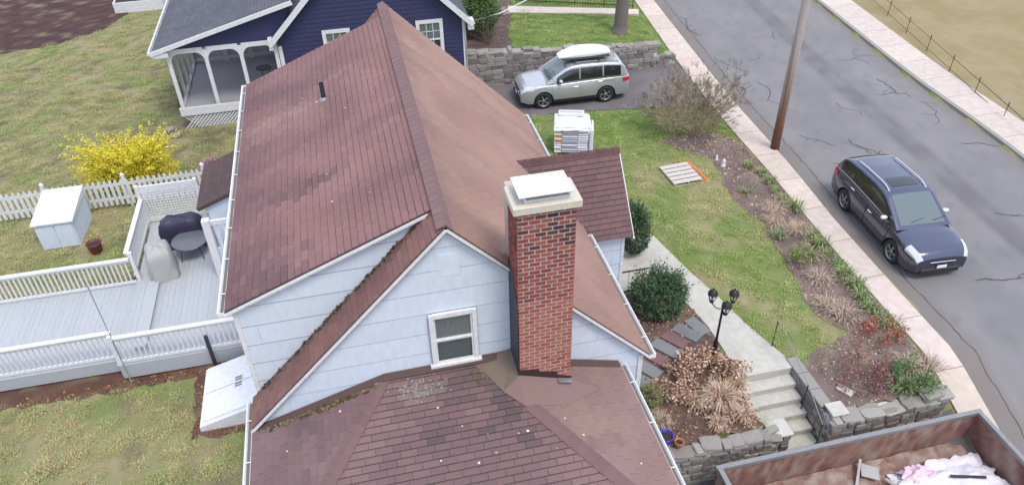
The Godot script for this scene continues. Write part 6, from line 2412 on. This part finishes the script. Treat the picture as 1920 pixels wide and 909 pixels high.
func build_plants() -> void:
	var dark := [Color(0.035, 0.075, 0.03), Color(0.05, 0.1, 0.04), Color(0.07, 0.13, 0.06), Color(0.1, 0.165, 0.085), Color(0.055, 0.1, 0.05)]
	shrub("round_shrub", "rounded dark green evergreen shrub beside the front path", Vector3(6.2, 0.0, -4.35), Vector3(0.72, 0.6, 0.68), 9000, 0.075, dark, 801, 0.05)
	shrub("column_shrub", "tall narrow evergreen shrub at the entry's street corner", Vector3(6.42, 0.0, -6.95), Vector3(0.42, 0.85, 0.42), 6000, 0.075, dark, 802, 0.05)
	shrub("wall_shrub", "dense green shrub against the navy house corner", Vector3(4.75, 1.2, -22.0), Vector3(0.75, 0.95, 0.9), 6000, 0.11, [Color(0.06, 0.12, 0.03), Color(0.1, 0.19, 0.05), Color(0.14, 0.25, 0.06), Color(0.05, 0.09, 0.03)], 803, 0.2)
	shrub("yellow_groundcover", "small yellow-green groundcover plant beside the stepping stones", Vector3(5.15, 0.0, -2.95), Vector3(0.26, 0.09, 0.22), 900, 0.05, [Color(0.32, 0.33, 0.03), Color(0.42, 0.4, 0.04), Color(0.2, 0.22, 0.04)], 804)
	sparse_shrub("red_shrub", "low dark red twiggy shrub in the mulch near the stone wall", Vector3(10.2, 0.0, -0.62), 13, 0.34, [Color(0.2, 0.055, 0.055), Color(0.27, 0.09, 0.085), Color(0.15, 0.055, 0.055), Color(0.32, 0.2, 0.17)], Color(0.24, 0.14, 0.13), 805)
	sparse_shrub("red_shrub", "small rust-red shrub beside the sidewalk", Vector3(11.55, 0.0, -1.9), 9, 0.26, [Color(0.36, 0.1, 0.065), Color(0.3, 0.08, 0.055), Color(0.4, 0.2, 0.13)], Color(0.28, 0.15, 0.11), 806)
	sparse_shrub("green_shrub", "small bright green shrub in the middle of the street bed", Vector3(11.15, 0.0, -5.35), 9, 0.2, [Color(0.15, 0.22, 0.05), Color(0.22, 0.29, 0.08), Color(0.13, 0.17, 0.06)], Color(0.2, 0.16, 0.1), 807)
	sparse_shrub("green_shrub", "low green shrub on the stone wall's street end", Vector3(11.25, 0.02, -0.3), 14, 0.26, [Color(0.1, 0.2, 0.06), Color(0.14, 0.26, 0.08), Color(0.09, 0.16, 0.06)], Color(0.18, 0.16, 0.1), 808)
	shrub("pink_shrub", "small bush with pink blossom behind the picket fence", Vector3(-6.45, 0.0, -14.7), Vector3(0.42, 0.4, 0.38), 1300, 0.07, [Color(0.55, 0.12, 0.38), Color(0.7, 0.3, 0.55), Color(0.25, 0.12, 0.16), Color(0.2, 0.14, 0.12)], 809)
	shrub("lamp_bed_shrub", "grey-green plant at the house corner in the lamp bed", Vector3(4.75, 0.0, -1.35), Vector3(0.3, 0.2, 0.3), 900, 0.06, [Color(0.14, 0.2, 0.05), Color(0.24, 0.27, 0.1), Color(0.3, 0.25, 0.15)], 810)

	# forsythia: arching stems covered in yellow flowers
	rng.seed = 820
	var f := thing("forsythia", "yellow flowering forsythia bush behind the picket fence", "shrub", Vector3(-9.2, 0.0, -15.15))
	var g := Geo.new()
	g.col = Color(0.22, 0.15, 0.07)
	var fl := Geo.new()
	for s in 230:
		var an := R(0, TAU)
		var rr := sqrt(R(0, 1))
		var o := Vector3(cos(an) * rr * 0.9, 0, sin(an) * rr * 0.35)
		var out := Vector3(cos(an + R(-0.5, 0.5)), 0, sin(an + R(-0.5, 0.5)) * 0.7)
		var h := R(1.3, 2.3)
		var reach := R(0.3, 1.25)
		var pts := []
		for k in 7:
			var t := k / 6.0
			pts.append(o + out * reach * t * t + Vector3(0, h * (t * 1.25 - t * t * 0.42), 0))
		g.tube(pts, [0.012, 0.011, 0.01, 0.008, 0.006, 0.005, 0.003], 4, false)
		for k in 95:
			var t := R(0.22, 1.0)
			var i := int(t * 5.99)
			var p: Vector3 = pts[i].lerp(pts[i + 1], t * 6.0 - i) + dir_() * 0.05
			fl.col = [Color(0.72, 0.62, 0.02), Color(0.8, 0.72, 0.04), Color(0.62, 0.5, 0.015), Color(0.85, 0.8, 0.12)][rng.randi() % 4]
			leaf(fl, p, dir_(), R(0.04, 0.065), 0.035)
	for k in 9000:      # the body of the bush between the arching stems
		var d := dir_()
		d.y = absf(d.y)
		var p := Vector3(d.x * 1.75, 0.25 + d.y * 1.35, d.z * 0.85) * (1.0 + 0.3 * nz.get_noise_3dv(d * 60.0)) * R(0.72, 1.0)
		fl.col = [Color(0.72, 0.62, 0.02), Color(0.8, 0.72, 0.04), Color(0.62, 0.5, 0.015), Color(0.5, 0.42, 0.05)][rng.randi() % 4]
		leaf(fl, p, dir_(), R(0.04, 0.07), 0.038)
	obj("trunk", g, M.twig, f)
	obj("crown", fl, M.petal, f)

	# bare shrub by the sidewalk: a fountain of pale twigs
	for b in [[Vector3(11.35, -0.08, -13.5), 28, 831, "large leafless tan shrub beside the utility pole", 1.25], [Vector3(10.55, -0.1, -14.0), 16, 832, "smaller leafless shrub on the driveway side of the large one", 1.05]]:
		rng.seed = b[2]
		var t := thing("bare_shrub", b[3], "shrub", b[0])
		g = Geo.new()
		var tips := []
		for k in b[1]:
			var an: float = TAU * k / b[1] + R(-0.2, 0.2)
			var lean := R(0.2, 1.1)
			var d := Vector3(cos(an) * lean, 1.0, sin(an) * lean).normalized()
			g.col = Color(0.6, 0.47, 0.36).lerp(Color(0.5, 0.42, 0.27), R(0, 1))
			twigs(g, Vector3(cos(an) * 0.15, -0.03, sin(an) * 0.15), d, R(0.6, 0.85) * b[4], 0.017, 3, 0.4, 0.02, tips, 4)
		obj("trunk", g, M.twig, t)
		g = Geo.new()
		for q in tips:       # fine end twigs
			for e in 5:
				g.col = [Color(0.62, 0.5, 0.39), Color(0.55, 0.45, 0.33), Color(0.5, 0.45, 0.28)][rng.randi() % 3]
				var d2: Vector3 = (q[1] + dir_() * 0.45).normalized()
				g.tube([q[0], q[0] + d2 * R(0.15, 0.35)], [0.0065, 0.003], 3, false)
		# olive shoots near the ground
		for k in 500:
			var an := R(0, TAU)
			var rr := sqrt(R(0, 1)) * 0.75
			g.col = [Color(0.34, 0.33, 0.14), Color(0.4, 0.36, 0.2), Color(0.28, 0.3, 0.11)][rng.randi() % 3]
			leaf(g, Vector3(cos(an) * rr, R(0.0, 0.7), sin(an) * rr), (Vector3(cos(an), 1.5, sin(an)) + dir_()).normalized(), R(0.04, 0.09), 0.02)
		obj("crown", g, M.leaf, t)

	# brown leafless bush by the navy house
	rng.seed = 840
	var nb := thing("bare_shrub", "brown twiggy bush below the navy house corner", "shrub", Vector3(4.9, 1.25, -20.9))
	g = Geo.new()
	var tp := []
	for k in 9:
		g.col = Color(0.17, 0.11, 0.09)
		twigs(g, Vector3(R(-0.1, 0.1), -0.03, R(-0.1, 0.1)), Vector3(R(-0.7, 0.7), 1, R(-0.7, 0.7)).normalized(), 0.5, 0.018, 3, 0.5, 0.0, tp)
	obj("trunk", g, M.twig, nb)

	# the street tree whose trunk stands on the upper lawn
	rng.seed = 850
	var tr := thing("street_tree", "grey-barked tree trunk on the upper lawn", "tree", Vector3(11.2, 0.72, -21.75))
	g = Geo.new()
	g.col = Color(1.5, 1.45, 1.4)
	g.tube([Vector3(0, -0.1, 0), Vector3(0, 0.12, 0), Vector3(0.02, 0.5, 0), Vector3(0.05, 2.0, 0), Vector3(0.0, 3.6, 0.05)], [0.46, 0.37, 0.31, 0.28, 0.24], 18)
	var tips2 := []
	for k in 6:
		var an := TAU * k / 6.0
		twigs(g, Vector3(0, 3.3, 0.04), Vector3(cos(an) * 0.7, 1, sin(an) * 0.7).normalized(), 2.0, 0.11, 3, 0.5, 0.05, tips2)
	obj("trunk", g, M.bark, tr)
	g = Geo.new()
	for q in tips2:
		for e in 5:
			g.col = [Color(0.16, 0.22, 0.05), Color(0.2, 0.24, 0.08), Color(0.22, 0.15, 0.08)][rng.randi() % 3]
			leaf(g, q[0] + dir_() * 0.3, dir_(), 0.06, 0.04)
	obj("crown", g, M.leaf, tr)

	# dried perennials in the lamp bed
	var dry := [Color(0.54, 0.38, 0.26), Color(0.44, 0.29, 0.2), Color(0.62, 0.47, 0.34), Color(0.32, 0.18, 0.12), Color(0.66, 0.54, 0.42)]
	var rusty := [Color(0.44, 0.27, 0.18), Color(0.35, 0.19, 0.12), Color(0.54, 0.38, 0.28), Color(0.26, 0.14, 0.09)]
	var cl := [[6.35, -0.75, 0.85, 420, "big fountain of dried ornamental grass in the lamp bed", 0.16], [6.95, -1.1, 0.55, 200, "dried grass clump leaning over the top step", 0.12], [6.75, -0.25, 0.5, 200, "dried grass clump behind the stone pier", 0.12], [5.8, -0.9, 0.5, 180, "dried grass clump between the fountain grass and the house", 0.12], [4.75, -0.55, 0.45, 170, "pale dried grass clump beside the blue pot", 0.14], [6.05, -0.2, 0.42, 150, "short dried grass clump along the low stone wall", 0.1]]
	for i in cl.size():
		rng.seed = 860 + i
		var c: Array = cl[i]
		var t := thing("dried_grass", c[4], "dry plant", Vector3(c[0], 0.0, c[1]))
		g = Geo.new()
		blades(g, Vector3.ZERO, c[3], c[2], 0.016, 1.0, dry if i != 4 else [Color(0.5, 0.4, 0.3), Color(0.42, 0.33, 0.24), Color(0.36, 0.28, 0.2)], c[5])
		obj("stems", g, M.dry_leaf, t)
		g = Geo.new()
		for k in int(c[3] * 0.5):
			var an := R(0, TAU)
			var rr: float = R(0.1, 0.75) * c[2]
			g.col = dry[rng.randi() % 5]
			leaf(g, Vector3(cos(an) * rr, c[2] * R(0.05, 0.5), sin(an) * rr), dir_(), R(0.05, 0.1), 0.05)
		obj("dead_leaves", g, M.dry_leaf, t)
	for i in 5:
		rng.seed = 870 + i
		var c: Array = [[6.75, -2.0], [6.25, -1.95], [5.75, -1.75], [6.9, -1.55], [5.35, -1.35]][i]
		var t := thing("withered_hydrangea", ["withered brown hydrangea at the foot of the lamp post", "withered brown hydrangea next to the grey stepping stones", "withered brown hydrangea next to the red stepping stones", "withered brown hydrangea against the path edge", "withered brown hydrangea nearest the house in the lamp bed"][i], "dry plant", Vector3(c[0], 0.0, c[1]))
		g = Geo.new()
		var tips3 := []
		for k in 7:
			g.col = Color(0.3, 0.19, 0.12)
			twigs(g, Vector3(R(-0.05, 0.05), -0.02, R(-0.05, 0.05)), Vector3(R(-0.8, 0.8), 1, R(-0.8, 0.8)).normalized(), 0.3, 0.008, 2, 0.5, 0.0, tips3, 4)
		obj("stems", g, M.twig, t)
		g = Geo.new()
		for q in tips3:
			for e in 9:
				g.col = rusty[rng.randi() % 4] if rng.randf() < 0.6 else dry[rng.randi() % 5]
				leaf(g, q[0] + dir_() * 0.07 - Vector3(0, R(0, 0.12), 0), dir_(), R(0.05, 0.1), 0.06)
		obj("dead_leaves", g, M.dry_leaf, t)

	# day lilies coming up along the sidewalk
	var lily := [Color(0.16, 0.24, 0.08), Color(0.21, 0.31, 0.1), Color(0.14, 0.2, 0.09), Color(0.3, 0.36, 0.15), Color(0.36, 0.33, 0.18)]
	var spots := [[12.15, -10.6], [12.4, -10.1], [12.35, -9.5], [12.3, -9.0], [12.2, -8.4], [12.35, -7.9], [12.1, -6.4], [12.1, -5.9], [12.05, -5.4], [12.15, -4.9], [12.0, -4.4], [12.05, -3.9], [11.95, -3.4], [11.9, -3.0], [12.05, -2.5], [12.0, -2.1], [11.1, -6.6], [11.3, -9.1], [10.95, -0.15], [11.6, -0.15]]
	for i in spots.size():
		rng.seed = 880 + i
		var t := thing("day_lily", "tuft of young green day lily leaves beside the sidewalk" if i < 16 else ["low grey-green tuft in the middle of the street bed", "green tuft among the straw in the street bed", "green leaf tuft on top of the rough stone wall", "green leaf tuft at the stone wall's far end"][i - 16], "plant", Vector3(spots[i][0], ground_y(spots[i][0], spots[i][1]), spots[i][1]), 0.0, "day lilies along the sidewalk" if i < 16 else "")
		g = Geo.new()
		blades(g, Vector3.ZERO, 60 + rng.randi() % 90, R(0.22, 0.46), 0.026, 0.9, lily, R(0.18, 0.34))
		obj("leaves", g, M.leaf, t)
	# tufts of dead stalks in the street bed
	var sp2 := [[11.7, -8.0], [11.3, -7.3], [11.75, -6.7], [11.5, -5.6], [11.2, -4.4], [11.05, -2.9], [11.6, -0.8], [12.1, -0.7], [10.85, -3.3], [11.5, -7.7]]
	for i in sp2.size():
		rng.seed = 910 + i
		var t := thing("dead_stalks", "flattened tan clump of last year's stalks in the street bed", "dry plant", Vector3(sp2[i][0], ground_y(sp2[i][0], sp2[i][1]), sp2[i][1]), 0.0, "dead stalk clumps in the street bed")
		g = Geo.new()
		blades(g, Vector3.ZERO, 130, R(0.3, 0.45), 0.016, 1.7, [Color(0.5, 0.38, 0.28), Color(0.42, 0.3, 0.22), Color(0.56, 0.45, 0.34), Color(0.36, 0.26, 0.2)], 0.3)
		obj("stalks", g, M.dry_leaf, t)
	build_turf()

# ---------------------------------------------------------------- turf, litter, petals: nobody could count these
func free_ground(x: float, z: float) -> bool:
	if x > walk_in(z) - 0.08 and x < far_kerb(z) + 1.8:
		return false
	if x > -3.9 and x < 3.9 and z > -10.8 and z < 4.3: return false
	if x > 3.4 and x < 5.3 and z > -7.3 and z < -4.2: return false
	if z > 0.0 and x > 3.3: return false
	if z < -16.0 and z > -20.35 and x > 3.7 and x < 13.5 and z < along2(x): return false
	if x > -8.3 and x < 3.9 and z < -19.2 and z > -28.6: return false
	if x > -8.15 and x < -3.8 and z > -11.8 and z < -5.2: return false
	if x < -8.0 and z > -8.9 and z < -5.5: return false
	if x > 7.2 and x < 9.0 and z > -1.6: return false
	for b in [STREET_BED, LAMP_BED, DECK_BED, NAVY_BED, BARN_BED, PATH]:
		if in_poly(x, z, b): return false
	if x > -6.0 and x < -3.8 and z > -5.0 and z < -3.0: return false
	return true

func along2(x: float) -> float:   # the driveway's lawn edge
	return lerpf(-16.9, -16.0, clampf((x - 5.0) / 6.5, 0, 1))

var PATH := PackedVector2Array([Vector2(5.0, -7.9), Vector2(7.35, -7.75), Vector2(7.78, -5.6), Vector2(8.1, -4.4), Vector2(8.3, -3.3), Vector2(8.72, -1.9), Vector2(8.72, -1.47), Vector2(7.28, -1.47), Vector2(7.3, -2.6), Vector2(7.28, -3.4), Vector2(7.05, -4.75), Vector2(6.4, -5.45), Vector2(5.0, -5.3)])

func scatter(called: String, label: String, mesh: Mesh, m: Material, xf: Array, cols: Array) -> void:
	var mm := MultiMesh.new()
	mm.transform_format = MultiMesh.TRANSFORM_3D
	mm.use_colors = true
	mm.mesh = mesh
	mm.instance_count = xf.size()
	for i in xf.size():
		mm.set_instance_transform(i, xf[i])
		mm.set_instance_color(i, cols[i])
	var o := MultiMeshInstance3D.new()
	o.name = called
	o.multimesh = mm
	o.material_override = m
	add_child(o)
	tag(o, label, "", "", "stuff")

func build_turf() -> void:
	rng.seed = 950
	var g := Geo.new()
	blades(g, Vector3.ZERO, 9, 0.07, 0.011, 1.1, [Color(1, 1, 1), Color(0.85, 0.85, 0.8), Color(1.1, 1.05, 0.95)], 0.07)
	var xf := []
	var cols := []
	var tries := 0
	var g2 := Geo.new()
	blades(g2, Vector3.ZERO, 14, 0.05, 0.009, 1.5, [Color(1, 1, 1), Color(0.8, 0.82, 0.75), Color(1.12, 1.05, 0.95)], 0.13)
	var xf2 := []
	var cols2 := []
	while xf.size() < 70000 and tries < 420000:
		tries += 1
		var x := R(-17, 14.5)
		var z := R(-36, 5)
		if not free_ground(x, z):
			continue
		if x < 3.5 and z < -24 and rng.randf() < 0.5:
			continue
		var lush := n2(x, z, 60, 500)
		if lush < -0.25 and rng.randf() < 0.7:
			continue
		var s := R(0.6, 1.3) * (1.0 + lush * 1.2)
		var at := Transform3D(Basis(Vector3.UP, R(0, TAU)).scaled(Vector3(s * 1.3, s * R(0.6, 1.1), s * 1.3)), Vector3(x, ground_y(x, z) - 0.005, z))
		var low := rng.randf() < 0.5
		(xf2 if low else xf).append(at)
		var q := turf(x, z)
		q = blend(q, STRAW if rng.randf() < 0.3 else FRESH, R(0, 0.35))
		var clump := n2(x, z, 150, 640)
		q = blend(q, LUSH if x > 3.5 else Color(0.24, 0.27, 0.1), clump * 1.6)
		q = blend(q, Color(0.46, 0.46, 0.2) if x > 3.5 else Color(0.42, 0.385, 0.21), -clump * 1.3)
		(cols2 if low else cols).append(Color(q.r * R(0.85, 1.25), q.g * R(0.85, 1.25), q.b * R(0.85, 1.2)))
	scatter("grass_blades", "short uneven grass on the lawns", g.mesh(), M.grass, xf, cols)
	scatter("grass_mat", "low matted grass between the taller tufts of the lawns", g2.mesh(), M.grass, xf2, cols2)
	# leaf litter in the beds
	g = Geo.new()
	leaf(g, Vector3(-0.03, 0.004, 0), Vector3(1, 0.15, 0).normalized(), 0.07, 0.05)
	xf = []
	cols = []
	var boxes := [[DECK_BED, -10.5, -3.9, -5.7, -2.7, 3200, [Color(0.3, 0.12, 0.06), Color(0.4, 0.2, 0.1), Color(0.2, 0.1, 0.06), Color(0.45, 0.3, 0.18)]], [LAMP_BED, 4.0, 7.3, -5.0, 0.05, 3600, [Color(0.4, 0.22, 0.13), Color(0.5, 0.33, 0.22), Color(0.28, 0.13, 0.08), Color(0.55, 0.42, 0.32), Color(0.2, 0.12, 0.09)]], [STREET_BED, 9.0, 12.7, -13.5, 0.05, 9000, [Color(0.5, 0.39, 0.34), Color(0.36, 0.26, 0.23), Color(0.6, 0.5, 0.42), Color(0.26, 0.18, 0.165), Color(0.42, 0.31, 0.27)]], [NAVY_BED, 3.9, 7, -26, -20.5, 700, [Color(0.3, 0.2, 0.17), Color(0.2, 0.13, 0.11)]]]
	for b in boxes:
		var k := 0
		while k < b[5]:
			var x := R(b[1], b[2])
			var z := R(b[3], b[4])
			k += 1
			if not in_poly(x, z, b[0]) or (x > 7.2 and x < 9.0 and z > -1.6) or (x < -4.0 and z < -5.25):
				continue
			if b[0] == STREET_BED and n2(x, z, 45, 77) < -0.1 and rng.randf() < 0.7:
				continue
			xf.append(Transform3D(Basis.from_euler(Vector3(R(-0.5, 0.5), R(0, TAU), R(-0.5, 0.5))).scaled(Vector3.ONE * R(0.5, 1.3)), Vector3(x, ground_y(x, z) + 0.03, z)))
			cols.append(b[6][rng.randi() % b[6].size()] * R(0.8, 1.2))
	scatter("leaf_litter", "dead leaves and wood chips lying in the beds", g.mesh(), M.dry_leaf, xf, cols)
	# blossom petals on the roofs
	g = Geo.new()
	g.lathe([[0.0, 0.0], [0.022, 0.002], [0.026, 0.008]], Vector3.ZERO, 7)
	xf = []
	cols = []
	for i in 28:
		var p: Vector3
		if i < 18:
			p = Vector3(R(-3.4, 2.9), 0, R(0.4, 2.9))
			p.y = minf(minf(3.1 + 0.3 * (p.x + 3.95), 3.03 + 0.285 * (3.34 - p.x)), 3.87 - 0.19 * p.z) + 0.016
			if p.x > 0.95 and p.x < 2.2 and p.z < 0.95:
				p.z += 1.0
				p.y = minf(3.03 + 0.285 * (3.34 - p.x), 3.87 - 0.19 * p.z) + 0.016
		else:
			p = Vector3(R(-3.6, -0.4), 0, R(-9.5, -1.0))
			p.y = 5.5 + (p.x + 3.95) * 1.53 / 3.84 + 0.016
		xf.append(Transform3D(Basis.from_euler(Vector3(R(-0.3, 0.3), R(0, TAU), 0)).scaled(Vector3.ONE * R(0.45, 1.0)), p))
		cols.append([Color(0.8, 0.74, 0.7), Color(0.78, 0.62, 0.58), Color(0.7, 0.55, 0.42)][rng.randi() % 3])
	scatter("blossom_petals", "pale fallen petals scattered on the roof shingles", g.mesh(), M.petal, xf, cols)

func _ready() -> void:
	rng.seed = 7
	set_view()
	make_textures()
	make_materials()
	build_ground()
	build_house()
	build_navy_house()
	build_deck()
	build_front()
	build_cars()
	build_plants()
